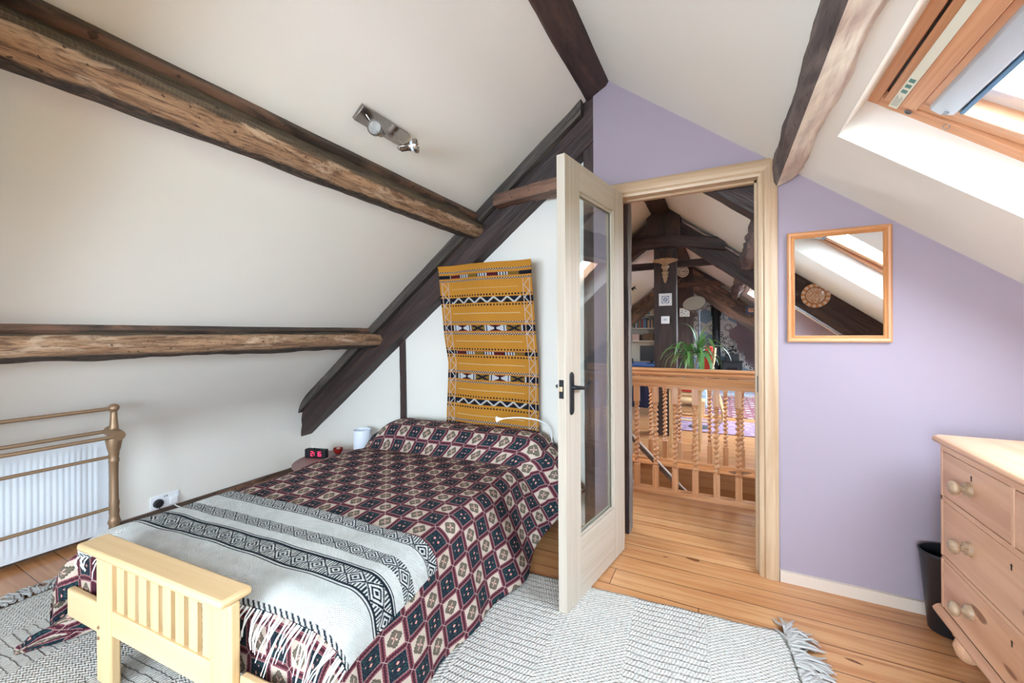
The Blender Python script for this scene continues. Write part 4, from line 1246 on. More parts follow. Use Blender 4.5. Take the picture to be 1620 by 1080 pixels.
# ------------------------------------------------------------------ rug
rang = math.radians(4.6)
RM = Matrix.Translation((.22, 1.915, 0)) @ Matrix.Rotation(rang, 4, 'Z')   # local x runs to -, y to the camera (-)
def rug_fn():
    u, v = uvxy()
    # bands across the length: ribbed / plain alternately
    q = u / .285
    par = (q * .5 + .035 * 0).fr().gt(.5)
    rib = (v * 2 * PI / .030 + noi(u * 40, v * 40, 0, 1, 1) * 2.4).sin()
    ribd = ss(rib, .72, .98)
    knit = (u * 2 * PI / .012).sin() * (v * 2 * PI / .030 * 1).cos()
    br = ((u * 2 * PI / .022) + (v * 2 * PI / .016).sin() * 1.4).sin()
    n = noi(u * 220, v * 90, 0, 1, 3)
    n2 = noi(u * 6, v * 6, 0, 1, 2)
    base = mixc(n, (.50, .475, .43), (.72, .70, .66)); base = mixc(n2 * .4, base, (.60, .56, .50))
    c = mixc(ribd * .55 * par, base, (.20, .18, .16))
    fl = ss(noi(u * 160, v * 70, 3, 1, 1), .60, .68) * .5
    c = mixc(fl * (1 - par), c, (.27, .25, .23))
    h = par * (knit * .4 - ribd * 1.0) + (1 - par) * br * .5 + n * .6
    return c, h
RUGM = mat('woven_rug', rough=.95, spec=.1, fn=rug_fn, bd=.006)
b = MB()
RL, RWd = 3.12, 2.2
def rg(s, t):
    u = s * RL; v = t * RWd
    e = .006 * noise.noise(Vector((u * 9, t * 3, 0)))
    p = RM @ Vector((-u + (.008 * noise.noise(Vector((v * 8, 0, 5))) if s in (0, 1) else 0), -v + e, .009 + .0018 * noise.noise(Vector((u * 14, v * 14, 0))))); return p
b.grid(rg, 220, 150, lambda s, t: (s * RL, t * RWd))
rug = b.build('woven_rug', RUGM, smooth=180, loc=(-1.3, .9, 0)); s_ = rug.modifiers.new('s', 'SOLIDIFY'); s_.thickness = .008; s_.offset = 1
tag(rug, 'large off-white flatwoven rug with ribbed bands under the bed and door', 'rug')
def tassels(x_end, sgn, n, seed, m):
    random.seed(seed); b = MB()
    for k in range(n):
        v = k / (n - 1) * RWd
        for j in range(5):
            a = random.uniform(-.9, .9) ; L = random.uniform(.08, .13)
            if k < 6: a += .8
            p0 = Vector((x_end, -v + random.uniform(-.006, .006), .010 + random.random() * .012))
            d1 = Vector((sgn * math.cos(a), math.sin(a) * .7, 0))
            a2 = a + random.uniform(-.5, .5); d2 = Vector((sgn * math.cos(a2), math.sin(a2), 0))
            z = lambda q: .006 + random.random() * .016
            p1 = p0 + d1 * L * .4; p2 = p1 + d2 * L * .35; p3 = p2 + d2 * L * .25
            pts = [RM @ p0, RM @ Vector((p1.x, p1.y, z(1) + .006)), RM @ Vector((p2.x, p2.y, z(2))), RM @ Vector((p3.x, p3.y, .006))]
            b.tube(pts, [.0055, .005, .0045, .002], 5)
    return tag(b.build('fringe', m, rug), kind='stuff')
tassels(0, 1, 130, 3, GFRINGE); tassels(-RL, -1, 90, 4, GFRINGE)
random.seed(11)

# ------------------------------------------------------------------ landing: stairwell and banisters
wx0_, wx1_, wy0, wy1 = WELL
PANEL = mat('stair_panel_wood', rough=.4, fn=wood_fn(sr(188, 134, 88), sr(168, 112, 66), sr(200, 150, 104), .7, 16, .04, sr(96, 50, 26)), bd=.001)
b = MB(); b.box(wx0_, wx1_, wy1 - .02, wy1, -1.6, -.03); b.box(wx0_, wx1_, wy0, wy0 + .02, -1.6, -.03); b.box(wx1_ - .02, wx1_, wy0 + .02, wy1 - .02, -1.6, -.03); b.box(wx0_, wx0_ + .02, wy0 + .02, wy1 - .02, -1.6, -.03)
struct(b.build('wall_stairwell', PANEL, loc=(0, 0, 0)))
b = MB(); b.box(wx0_, wx1_, wy0, wy1, -1.63, -1.6); struct(b.build('floor_stairwell', FLOOR, loc=(0, 0, -1.63)))
b = MB(); b.prism([(wy1 - .034, -.030), (wy1 - .040, -.018), (wy1 - .034, -.004), (wy1 + .0, .010), (wy1 + .06, .010), (wy1 + .06, .0), (wy1 - .0, -.001), (wy1 - .0, -.030)], 0, wx0_, wx1_)
struct(b.build('trim_3', ORANGE, loc=(0, 0, 0)))
st = thing('staircase', 'wooden stair string and treads going down behind the twisted banister', 'stairs', (-.4, 3.6, -.8))
for yy in (3.30, 3.90):
    b = MB(); P = [(-1.33, .02), (-1.33, -.28), (.30, -1.6), (.62, -1.6), (-.96, -.03), (-1.0, .02)]
    b.prism(P, 1, yy, yy + .03); b.build('string', PANEL, st)
for k in range(7):
    b = MB(); x = -1.2 + k * .21; z = -.18 - k * .20
    b.box(x - .12, x + .12, 3.33, 3.90, z - .015, z + .015); b.build('tread', ORANGE, st, bevel=.003)
    
hr = thing('stair_handrail', 'slim dark and pale stair handrail sloping down inside the stairwell', 'handrail', (-.45, 3.6, 0))
WHR = mat('painted_rail', (.62, .56, .50), .45)
def drail(dz, m, w, h):
    b = MB(); L = [(-1.30, .92 + dz), (.55, -.87 + dz)]
    b.prism([(L[0][0], L[0][1]), (L[1][0], L[1][1]), (L[1][0], L[1][1] - h), (L[0][0], L[0][1] - h)], 1, 3.58, 3.58 + w); return b
drail(0, WHR, .02, .014).build('rail_top', WHR, hr)
drail(-.014, SAWN, .05, .045).build('rail_body', SAWN, hr)
b = drail(-.40, WHR, .03, .03); b.build('lower_rail', WHR, hr)

def twist_mesh():
    b = MB(); s_ = .021
    zb, zt = .035, .80
    b.box(-s_, s_, -s_, s_, zb, .195); b.box(-s_, s_, -s_, s_, .675, zt)
    b.lathe([(.020, .195), (.014, .203), (.021, .212), (.014, .222)], 14); b.lathe([(.014, .650), (.021, .660), (.014, .668), (.020, .675)], 14)
    n = 150; P = []; sides = 12; F = []; U = []
    for i in range(n + 1):
        t = i / n; z = .218 + t * (.655 - .218); a = t * 2 * PI * 12; e = min(1, min(t, 1 - t) * 12)
        cx, cy = .0068 * e * math.cos(a), .0068 * e * math.sin(a)
        for k in range(sides):
            th = 2 * PI * k / sides; P.append((cx +   .0150 * math.cos(th), cy + .0150 * math.sin(th), z))
    for i in range(n):
        for k in range(sides):
            k2 = (k + 1) % sides; F.append((i * sides + k, i * sides + k2, (i + 1) * sides + k2, (i + 1) * sides + k))
            U.append([(P[i * sides][2], k * .007), (P[i * sides][2], k * .007 + .007), (P[(i + 1) * sides][2], k * .007 + .007), (P[(i + 1) * sides][2], k * .007)])
    b.add(P, F, U)
    return b
SPW = mat('banister_pine', rough=.32, fn=wood_fn(sr(206, 150, 104), sr(184, 122, 76), sr(220, 172, 128), 1.5, 30, .02), bd=.001)
def banister(y, xs, x0, x1, label, z0_=0.0):
    bn_ = thing('banister', label, 'banister', (0, y, 0))
    b = MB(); b.prism([(y - .030, .795), (y - .033, .815), (y - .024, .830), (y - .030, .848), (y - .018, .868), (y + .018, .868), (y + .030, .848), (y + .024, .830), (y + .033, .815), (y + .030, .795)], 0, x0, x1)
    b.build('handrail', SPW, bn_, smooth=30)
    b = MB(); b.prism([(y - .032, .0), (y - .034, .018), (y - .024, .035), (y + .024, .035), (y + .034, .018), (y + .032, .0)], 0, x0, x1); b.build('base_rail', SPW, bn_)
    first = None
    for x in xs:
        if first is None:
            first = twist_mesh(); s0 = MB(); s0.v = [p + Vector((x, y, 0)) for p in first.v]; s0.f = first.f; s0.uv = first.uv; s0.mi = first.mi
            first = s0.build('spindle', SPW, bn_, smooth=50); base = x
        else:
            c = first.copy(); C.objects.link(c); c.parent = bn_; c.location = (x - base, 0, 0)
    return bn_
banister(3.205, [-.985 + .1365 * k for k in range(14)], -1.35, .95, 'nearer pine banister of barley-twist spindles just outside the door')
banister(4.005, [-1.215 + .125 * k for k in range(17)], -1.35, .95, 'farther pine banister of barley-twist spindles across the stairwell')

# ------------------------------------------------------------------ landing timbers
truss2 = thing('roof_truss', 'dark oak truss on the landing with a broad centre post carrying a corbel and tiles', 'roof truss', (-.57, 5, 0))
b = MB(); b.rough([(-.695, 5.0), (-.452, 5.0), (-.452, 5.16), (-.695, 5.16)], (0, 0, 0), (0, 0, 2.60), (1, 0, 0), (0, 1, 0), 60, .005, 41, .04); o = b.build('king_post', DARKB, truss2, smooth=50)
b = MB(); b.rough([(-.77, 4.93), (-.40, 4.93), (-.40, 5.22), (-.77, 5.22)], (0, 0, 2.30), (0, 0, 2.64), (1, 0, 0), (0, 1, 0), 10, .02, 43, .04); b.build('post_head', DARKB, truss2, smooth=50)
raf('rafter', -.5, XR - .02, 5.0, 5.16, .05, .30, DARKB, .014, 44, truss2, left=False)
raf('rafter', XL + .03, -.66, 5.0, 5.16, .05, .30, DARKB, .014, 45, truss2, left=True)
b = MB(); b.rough([(4.90, -.06), (5.0, -.06), (5.0, .06), (4.90, .06)], (-1.35, 0, 2.13), (.05, 0, 2.15), (0, 1, 0), (0, 0, 1), 40, .02, 46, .03, bow=.10); b.build('collar', DARKB, truss2, smooth=50)
raf_strip = MB()
beam('ridge_beam', [(-.70, 2.68), (-.70, 2.56), (-.52, 2.56), (-.52, 2.68)], (0, 2.61, 0), (0, Y1, 0), XA, ZA, DARKB, .008, 51, 'dark oak ridge beam running above the landing towards the far gable', 90)
b = MB(); b.rough([(6.1, -.045), (6.2, -.045), (6.2, .045), (6.1, .045)], (-1.30, 0, 2.155), (-.07, 0, 2.165), (0, 1, 0), (0, 0, 1), 30, .006, 52, .03); tag(b.build('tie_beam', DARKB, smooth=50), 'straight dark tie beam crossing the landing behind the centre post', 'beam')
truss3 = thing('roof_truss', 'farthest brown oak truss on the landing framing the stove wall', 'roof truss', (-.6, 9.1, 0))
b = MB(); b.rough([(-.80, 9.1), (-.50, 9.1), (-.50, 9.25), (-.80, 9.25)], (0, 0, 0), (0, 0, 2.62), (1, 0, 0), (0, 1, 0), 50, .006, 53, .05); b.build('king_post', DARKB, truss3, smooth=50)
raf('rafter', -.5, XR - .02, 9.1, 9.25, .09, .58, SAWN, .015, 54, truss3, left=False)
raf('rafter', XL + .03, -.66, 9.1, 9.25, .06, .42, SAWN, .03, 55, truss3, left=True)
b = MB(); b.rough([(9.06, -.05), (9.2, -.05), (9.2, .05), (9.06, .05)], (-1.4, 0, 2.17), (.15, 0, 2.19), (0, 1, 0), (0, 0, 1), 30, .012, 56, .03); b.build('collar', COLB, truss3, smooth=50)
b = MB(); b.prism([(-1.1, 2.2), (.02, 2.2), (-.589, 2.62)], 1, 9.14, 9.2); b.build('boarded_infill', DARKPAPER, truss3)
# knobbly purlin of the landing
b = MB(); b.rough([(.245, 2.05), (.19, 1.99), (.20, 1.87), (.26, 1.83), (.33, 1.88), (.37, 1.95)], (0, 2.61, 0), (0, 4.99, 0), (1, 0, 0), (0, 0, 1), 60, .055, 61, .03)
tag(b.build('purlin', PURR, smooth=50), 'gnarled purple-brown purlin seen at the top right through the doorway', 'beam')
b = MB(); b.rough([(.235, 2.05), (.18, 1.97), (.19, 1.86), (.26, 1.82), (.33, 1.88), (.37, 1.95)], (0, 5.17, 0), (0, 9.09, 0), (1, 0, 0), (0, 0, 1), 60, .04, 62, .03)
tag(b.build('purlin', PURR, smooth=50), 'gnarled purlin between the centre post truss and the farthest truss', 'beam')
for f, sgn in ((zr, 1), (zl, -1)):
    pass

# ------------------------------------------------------------------ things on the centre post
CORB = mat('corbel_wood', rough=.5, fn=wood_fn(sr(170, 140, 108), sr(150, 118, 86), sr(184, 156, 124), 1.0, 30), bd=.001)
cb = thing('corbel_shelf', 'turned pale wood corbel shelf on the centre post', 'shelf', (-.565, 4.99, 1.78))
b = MB(); b.lathe([(0, 1.770), (.010, 1.775), (.020, 1.80), (.024, 1.815), (.021, 1.818), (.030, 1.84), (.032, 1.856), (.026, 1.860), (.036, 1.885), (.038, 1.897), (.028, 1.902), (.024, 1.922), (.040, 1.945), (.046, 1.962), (.030, 1.975), (.038, 1.99), (.075, 2.006), (.095, 2.013)], 22, TR(-.565, 4.965, 0)); b.build('turned_bracket', CORB, cb, smooth=60)
b = MB(); b.lathe([(0, 2.012), (.125, 2.012), (.132, 2.022), (.125, 2.032), (0, 2.032)], 30, TR(-.565, 4.92, 0)); b.build('shelf_top', CORB, cb)
cr = thing('metal_crown', 'small dark rusty metal crown standing on the corbel shelf', 'ornament', (-.565, 4.92, 2.032))
b = MB()
for k in range(7):
    a = 2 * PI * k / 7
    p = [(.030, 0), (.045, .03), (.062, .055), (.058, .080), (.046, .078)]
    b.tube([(-.565 + r * math.cos(a), 4.92 + r * math.sin(a), 2.034 + z) for r, z in p], .004, 6)
b.lathe([(.030, 2.032), (.034, 2.032), (.034, 2.046), (.030, 2.046)], 20, TR(-.565, 4.92, 0))
b.build('crown_body', mat('rusty_metal', (.12, .05, .03), .6, .5), cr)
def tile_fn(bgc, ink, n=5.0, border=True):
    def f():
        x, y, z = objxyz()
        u = x / .07; w = (z - .07) / .07
        a = u.ab(); b_ = w.ab(); m = a.mx(b_); r = (u * u + w * w).sq(); th = NX.m('ARCTAN2', w, u)
        c = mixc((r + (th * 8).cos() * .07).lt(.36), bgc, ink); c = mixc(r.lt(.10), c, bgc)
        c = mixc(((th * 8).sin().gt(.55)) * r.lt(.30), c, bgc)
        c = mixc(m.gt(.50) * m.lt(.58), c, ink); c = mixc((a + b_).gt(.80) * m.lt(.48), c, ink)
        return c
    return f
def tile(name, x, y, z, w, label, cat, m, frame=None):
    t_ = thing(name, label, cat, (x, y, z))
    b = MB(); b.box(x - w / 2, x + w / 2, y - .014, y - .002, z, z + w); o = b.build('tile_face', m, t_)
    if frame:
        b = MB(); f = .012
        for (a0, a1, c0, c1) in ((-w / 2 - f, w / 2 + f, -f, 0), (-w / 2 - f, w / 2 + f, w, w + f), (-w / 2 - f, -w / 2, 0, w), (w / 2, w / 2 + f, 0, w)):
            b.box(x + a0, x + a1, y - .022, y - .002, z + c0, z + c1)
        b.build('frame', frame, t_)
    return t_
tile('wall_tile', -.567, 4.99, 1.510, .142, 'square white tile with a blue eight-pointed motif on the centre post', 'tile', mat('blue_star_tile', rough=.25, fn=tile_fn((.72, .74, .76), (.03, .09, .22))))
b = MB(); b.box(-.612, -.522, 4.955, 4.995, 1.302, 1.388)
th = b.build('thermostat', SILL, bevel=.004); tag(th, 'small white thermostat box on the centre post below the blue tile', 'thermostat')
b = MB(); b.box(-.585, -.550, 4.951, 4.955, 1.335, 1.360); b.build('display', mat('pale_display', (.45, .52, .58), .3), th)
cl = thing('wall_clock', 'round cream wall clock with black numerals high on the dark far truss', 'clock', (-.685, 9.0, 2.36))
b = MB(); M = TR(-.685, 9.06, 2.452, rx=PI / 2); b.lathe([(0, 0), (.108, 0), (.115, .01), (.112, .03), (.105, .032), (.100, .022), (0, .022)], 40, M); b.build('clock_face', mat('clock_cream', (.66, .62, .54), .4), cl)
b = MB()
for k in range(12):
    a = k * PI / 6; b.box(-.006, .006, .068, .092, .0222, .0235, M @ Matrix.Rotation(a, 4, 'Z')); 
o = b.build('hour_marks', BLKP, cl)
b = MB(); b.box(-.004, .004, -.015, .060, .024, .026, M @ Matrix.Rotation(-1.15, 4, 'Z')); b.build('hour_hand', BLKP, cl)
b = MB(); b.box(-.003, .003, -.015, .082, .027, .029, M @ Matrix.Rotation(-1.75, 4, 'Z')); b.build('minute_hand', BLKP, cl)
# picture on the far post and on the far rafter
pc = thing('small_picture', 'small pale framed picture on the farthest post beside the lamp', 'picture', (-.655, 9.09, 1.52))
b = MB(); b.box(-.755, -.565, 9.06, 9.085, 1.525, 1.70); b.build('frame', mat('white_frame', (.70, .66, .58), .5), pc)
b = MB(); b.box(-.735, -.585, 9.055, 9.06, 1.545, 1.68); b.build('picture_sheet', mat('print_paper', rough=.6, fn=lambda: mixc(noi(*[q * 30 for q in objxyz()], 1, 2).gt(.58), (.72, .72, .70), (.10, .18, .28))), pc)
pc = thing('small_picture', 'tiny orange and blue picture on the brown far rafter', 'picture', (.53, 9.08, 1.5))
b = MB(); b.box(.44, .60, 9.04, 9.075, 1.545, 1.70); b.build('frame', mat('dark_blue_frame', (.02, .04, .10), .4), pc)
b = MB(); b.box(.475, .567, 9.034, 9.04, 1.58, 1.665); b.build('picture_sheet', mat('orange_print', rough=.6, fn=lambda: mixc(noi(*[q * 40 for q in objxyz()], 1, 2).gt(.52), (.60, .40, .26), (.42, .12, .04))), pc)
# scroll sconce on the left slope
sc_ = MB(); 
for k in range(4):
    a = k * 1.4
    sc_.tube([(-1.42 + .05 * math.cos(a + q * .6) * (1 - q * .1), 7.6, 2.02 + .05 * math.sin(a + q * .6) * (1 - q * .1) + .02 * k - .03) for q in range(7)], .008, 6)
sc_.tube([(-1.42, 7.6, 1.96), (-1.42, 7.6, zl(-1.42) + .02)], .006, 6)
tag(sc_.build('scroll_pendant', BLACK, smooth=60), 'small black scrolled metal light hanging from the landing slope left of the post', 'light')

# ------------------------------------------------------------------ stove wall
def enc():
    x, y, z = objxyz(); S = .30
    def hexl(ox, oz):
        u = ((x + ox) / S); w = ((z + oz) / (S * 1.732))
        return (u.fr() - .5) * S, (w.fr() - .5) * S * 1.732, u.fl(), w.fl()
    ax, az, ai, aj = hexl(0, 0); bx_, bz, bi, bj = hexl(S / 2, S * .866)
    da = ax * ax + az * az; db = bx_ * bx_ + bz * bz
    f = da.lt(db)
    def sel(p, q): return q + f * (p - q)
    u = sel(ax, bx_); w = sel(az, bz); d = sel(da, db).sq(); i_ = sel(ai, bi + .37); j_ = sel(aj, bj + .71)
    h = NX.m('FRACT', ((i_ * 12.99 + j_ * 78.23).sin() * 437.58).ab())
    th = NX.m('ARCTAN2', w, u)
    hexd = (u.ab()).mx(u.ab() * .5 + w.ab() * .866)
    base = (.66, .66, .64); ink = (.045, .05, .065); blue = (.16, .28, .42)
    p1 = ((th * 12).sin().gt(.1)) * d.gt(.045) * d.lt(.085)
    p2 = (((d * 130).sin() + (th * 6).sin()).gt(.75))
    p3 = noi(u * 60, w * 60, 1, 1, 2).gt(.54)
    c = mixc(p1, base, ink); c = mixc(h.gt(.25) * p2, c, ink); c = mixc(h.gt(.55) * p2, c, blue)
    c = mixc(h.gt(.78), c, mixc(p3, blue, (.34, .46, .58)))
    c = mixc(hexd.gt(.1485), c, (.72, .72, .70))
    return c
HEX = mat('hexagon_tiles', rough=.35, fn=enc)
hexn = MB()
pts2d = []
S = .30
cells = []
for j in range(0, 16):
    for i in range(0, 8):
        cx = -.58 + i * S + (S / 2 if j % 2 else 0); cz = .12 + j * S * .866
        if cx > .50 or cz > zr(cx) - .12: continue
        if cx > .25 and cz > .75: continue
        if cx > .05 and cz > 1.62: continue
        cells.append((cx, cz))
random.seed(5)
hx_ = thing('tile_panel', 'patterned black, white and blue hexagon tiles on the far wall behind the stove', 'tiles', (-.0, Y1, 0))
b = MB()
for (cx, cz) in cells:
    P = [(cx + S / 1.732 * math.cos(PI / 6 + PI / 3 * k) * .992, cz + S / 1.732 * math.sin(PI / 6 + PI / 3 * k) * .992) for k in range(6)]
    b.prism(P, 1, Y1 - .012, Y1 - .001)
o = b.build('tiles_field', HEX, hx_, smooth=0)
sv = thing('wood_stove', 'black cast iron wood stove on the stone hearth at the far wall', 'stove', (.21, 9.75, 0))
b = MB(); b.box(.03, .40, 9.68, 9.98, .14, .56); b.build('stove_body', STOVE, sv, bevel=.01)
b = MB(); b.box(.01, .42, 9.66, 10.0, .56, .585); b.build('stove_top', STOVE, sv, bevel=.006)
b = MB(); b.box(.085, .345, 9.72, 9.98, .585, .735); b.build('upper_box', STOVE, sv, bevel=.01)
b = MB(); b.box(.07, .36, 9.665, 9.68, .20, .50); dr_ = b.build('stove_door', STOVE, sv, bevel=.006)
b = MB(); b.box(.12, .31, 9.660, 9.666, .26, .46); b.build('window_pane', SCREEN, dr_)
for (x, y) in ((.06, 9.70), (.34, 9.70), (.06, 9.93), (.34, 9.93)):
    b = MB(); b.box(x, x + .035, y, y + .035, .04, .14); b.build('leg', STOVE, sv)
b = MB(); b.tube([(-.085, 9.95, .04), (-.085, 9.95, 2.05)], .078, 24); b.tube([(-.085, 9.95, 1.55), (-.085, 9.95, 2.1)], .10, 24)
tag(b.build('stove_flue', STOVE, smooth=50), 'tall black flue pipe beside the stove rising to the rafters', 'flue pipe')
fn_ = thing('stove_fan', 'small black three-bladed fan on top of the stove', 'fan', (.23, 9.85, .735))
b = MB(); b.box(.205, .255, 9.84, 9.87, .735, .76); b.build('fan_base', BLACK, fn_)
b = MB()
for k in range(3):
    a = k * 2 * PI / 3 + .5; M = TR(.23, 9.835, .83) @ Matrix.Rotation(a, 4, 'Y')
    P = [(.008, 0), (.022, -.008), (.075, -.035), (.085, 0), (.070, .035), (.030, .022)]
    b.prism([(p[0], p[1]) for p in P], 1, -.003, .003, M)
b.lathe([(0, -.004), (.016, -.004), (.016, .008), (0, .008)], 14, TR(.23, 9.835, .83, rx=PI / 2)); b.box(.226, .234, 9.842, 9.85, .76, .83)
b.build('fan_blades', BLACK, fn_)
b = MB(); b.box(-.35, .75, 9.45, Y1 - .002, 0, .04); tag(b.build('hearth', mat('tiled_hearth', rough=.5, fn=lambda: mixc(noi(*[q * 14 for q in objxyz()], 1, 2).gt(.5), (.50, .48, .46), (.30, .36, .46)))), 'pale patterned hearth slab under the stove', 'hearth')

# ------------------------------------------------------------------ bookcase, desk and screen
bkx0, bkx1, bky = -2.05, -1.30, 9.62
bc = thing('bookcase', 'tall cream bookcase at the far left of the landing', 'bookcase', (-1.7, 9.7, 0))
b = MB(); b.box(bkx0 - .02, bkx0, bky, bky + .28, 0, 1.62); b.box(bkx1, bkx1 + .02, bky, bky + .28, 0, 1.62); b.build('side_panel', SHELFW, bc)
b = MB(); b.box(bkx0, bkx1, bky + .27, bky + .28, 0, 1.62); b.build('back_panel', SHELFW, bc)
for z in (.1, .55, .995, 1.285, 1.585):
    b = MB(); b.box(bkx0, bkx1, bky, bky + .27, z, z + .022); b.build('shelf', SHELFW, bc)
b = MB(); b.box(-1.66, -1.635, bky, bky + .26, 1.607, 1.89); b.box(-1.635, bkx1 + .02, bky, bky + .26, 1.868, 1.89); b.build('top_box', SHELFW, bc)
COLS = [(.06, .16, .18), (.10, .30, .32), (.55, .50, .40), (.30, .05, .04), (.08, .08, .10), (.45, .30, .18), (.60, .58, .52), (.12, .22, .34), (.38, .12, .06), (.20, .26, .12)]
BKM = [mat('book_cloth_%s' % 'abcdefghij'[i], c, .7) for i, c in enumerate(COLS)]
CN = ['dark teal', 'turquoise', 'buff', 'deep red', 'black', 'tan', 'cream', 'slate blue', 'rust red', 'olive']
def books(x0, x1, z, hmax, grp, where):
    x = x0; names = ['first', 'second', 'third', 'fourth', 'fifth', 'sixth', 'seventh', 'eighth', 'ninth', 'tenth', 'eleventh', 'twelfth', 'thirteenth', 'fourteenth', 'fifteenth', 'sixteenth', 'seventeenth', 'eighteenth', 'nineteenth', 'twentieth']
    k = 0
    while True:
        w = random.uniform(.022, .045); h = random.uniform(.70, 1.0) * hmax
        if x + w > x1: break
        ci = random.randrange(10)
        b = MB(); b.box(x + .001, x + w, bky + .02, bky + .17, z, z + h)
        o = b.build('book', BKM[ci])
        tag(o, '%s book on %s, %s from its left end' % (CN[ci], where, names[min(k, 19)]), 'book', grp); x += w + .001; k += 1
books(bkx0 + .01, bkx1 - .01, 1.308, .24, 'books on the middle shelf', 'the middle bookcase shelf')
books(-1.62, bkx1 - .01, 1.608, .235, 'books in the top box', 'the top of the bookcase')
books(bkx0 + .01, -1.70, 1.608, .20, 'books lying loose on top', 'the bookcase top outside the box')
for (xa, xb, m, lab) in ((-1.83, -1.68, mat('pink_box', (.60, .40, .34), .7), 'pale pink box on the lowest visible bookcase shelf'), (-1.60, -1.36, mat('brown_basket', (.14, .09, .06), .8), 'dark patterned box on the lowest visible bookcase shelf'), (-1.98, -1.88, mat('dark_box', (.20, .08, .05), .7), 'small reddish box left of the pink box')):
    b = MB(); b.box(xa, xb, bky + .03, bky + .2, 1.017, 1.15 + random.random() * .04); tag(b.build('storage_box', m, bevel=.004), lab, 'box')
dk = thing('desk', 'desk with a blue top and navy cloth front left of the centre post', 'desk', (-1.3, 6.5, 0))
b = MB(); b.box(-1.9, -.80, 6.3, 6.95, .69, .715); b.build('desk_top', mat('blue_top', (.05, .12, .34), .5), dk)
b = MB()
n = 40
b.grid(lambda s, t: (-1.9 + s * 1.1, 6.32 + .012 * math.sin(s * 60), .69 - t * .62), 120, 4); o = b.build('cloth_front', NAVY, dk, smooth=180)
for (x, y) in ((-1.88, 6.90), (-.86, 6.90), (-1.88, 6.35), (-.86, 6.35)):
    b = MB(); b.box(x, x + .04, y, y + .04, 0, .69); b.build('leg', SHELFW, dk)
mo = thing('computer_screen', 'black flat screen standing on the blue desk', 'screen', (-1.02, 6.62, .715))
b = MB(); b.box(-1.135, -.80, 6.60, 6.625, .755, .995); b.build('panel', SCREEN, mo, bevel=.004)
b = MB(); b.box(-1.02, -.90, 6.55, 6.68, .715, .725); b.box(-.98, -.94, 6.625, 6.645, .72, .80); b.build('stand', BLKP, mo)
b = MB(); b.box(-1.26, -1.21, 6.45, 6.50, .715, .80); tag(b.build('desk_speaker', BLKP, bevel=.004), 'small dark speaker on the desk left of the screen', 'speaker')

# ------------------------------------------------------------------ lamp, plants, chair, rugs
fl_ = thing('floor_lamp', 'tall grey reading lamp with a wide cream-lined shade', 'lamp', (-.24, 5.6, 0))
b = MB(); b.lathe([(0, 0), (.13, 0), (.13, .015), (.02, .03), (0, .03)], 28, TR(-.24, 5.6, 0)); b.build('lamp_base', GREYS, fl_)
b = MB(); b.tube([(-.24, 5.6, .03), (-.24, 5.6, 1.42), (-.255, 5.6, 1.45)], .009, 10); b.build('pole', GREYS, fl_)
Ml = Matrix.Translation((-.262, 5.58, 1.43)) @ Vector((-.15, -.70, .72)).to_track_quat('Z', 'Y').to_matrix().to_4x4()
b = MB(); b.lathe([(0, 0), (.038, .002), (.052, .06), (.062, .085), (.124, .165), (.134, .182), (.137, .182)], 30, Ml); b.build('lamp_shade', GREYS, fl_, smooth=60)
b = MB(); b.lathe([(0, .07), (.052, .088), (.116, .167), (.130, .183)], 30, Ml); b.build('shade_lining', CREAMS, fl_, smooth=60)
b = MB(); b.lathe([(0, .04), (.022, .08), (.030, .105), (.022, .13), (0, .137)], 16, Ml); b.build('bulb', CREAMS, fl_, smooth=60)
def leaf(b, base, d, L, w, droop, n=12):
    d = Vector(d).normalized(); side = d.cross(Vector((0, 0, 1))); side = side.normalized() if side.length > .01 else Vector((1, 0, 0))
    P = []; p = Vector(base); dd = d.copy()
    for i in range(n + 1):
        t = i / n; ww = w * (math.sin(PI * min(1, t * .85 + .12)) ** .7) * (1 - t * .6) if t < 1 else .0005
        P += [p - side * ww + Vector((0, 0, ww * .25)), p - Vector((0, 0, ww * .2)), p + side * ww + Vector((0, 0, ww * .25))]
        dd = (dd + Vector((0, 0, -droop / n * (1 + t * 2)))).normalized(); p = p + dd * (L / n)
    F = []
    for i in range(n):
        for k in range(2): F.append((i * 3 + k, i * 3 + k + 1, i * 3 + k + 4, i * 3 + k + 3))
    b.add(P, F)
yu = thing('potted_yucca', 'potted yucca with long drooping green leaves beside the centre post', 'plant', (-.32, 4.62, 0))
b = MB(); b.box(-.50, -.16, 4.45, 4.80, .62, .645)
b.build('stool_top', BIRCH, yu)
for (x, y) in ((-.48, 4.47), (-.21, 4.47), (-.48, 4.75), (-.21, 4.75)):
    b = MB(); b.tube([(x + .015, y + .015, .62), (x + .015, y + .015, 0)], .014, 8); b.build('stool_leg', BIRCH, yu)
b = MB(); b.lathe([(.05, .647), (.062, .65), (.078, .74), (.082, .745), (.082, .755), (.074, .755), (.07, .74), (0, .735)], 24, TR(-.30, 4.62, 0)); 
b = MB(); b.lathe([(.045, .647), (.062, .66), (.07, .72), (.074, .73), (.068, .73), (.06, .71), (0, .705)], 24, TR(-.31, 4.60, 0)); b.build('pot', mat('blue_grey_pot', (.20, .30, .40), .4), yu)
b = MB(); b.tube([(-.31, 4.60, .70), (-.33, 4.60, .78), (-.315, 4.60, .86), (-.30, 4.60, .93)], [.018, .014, .015, .012], 8); b.tube([(-.31, 4.60, .70), (-.25, 4.58, .80), (-.20, 4.58, .98)], [.014, .010, .008], 8); b.build('trunk', BARK, yu)
b = MB(); random.seed(21)
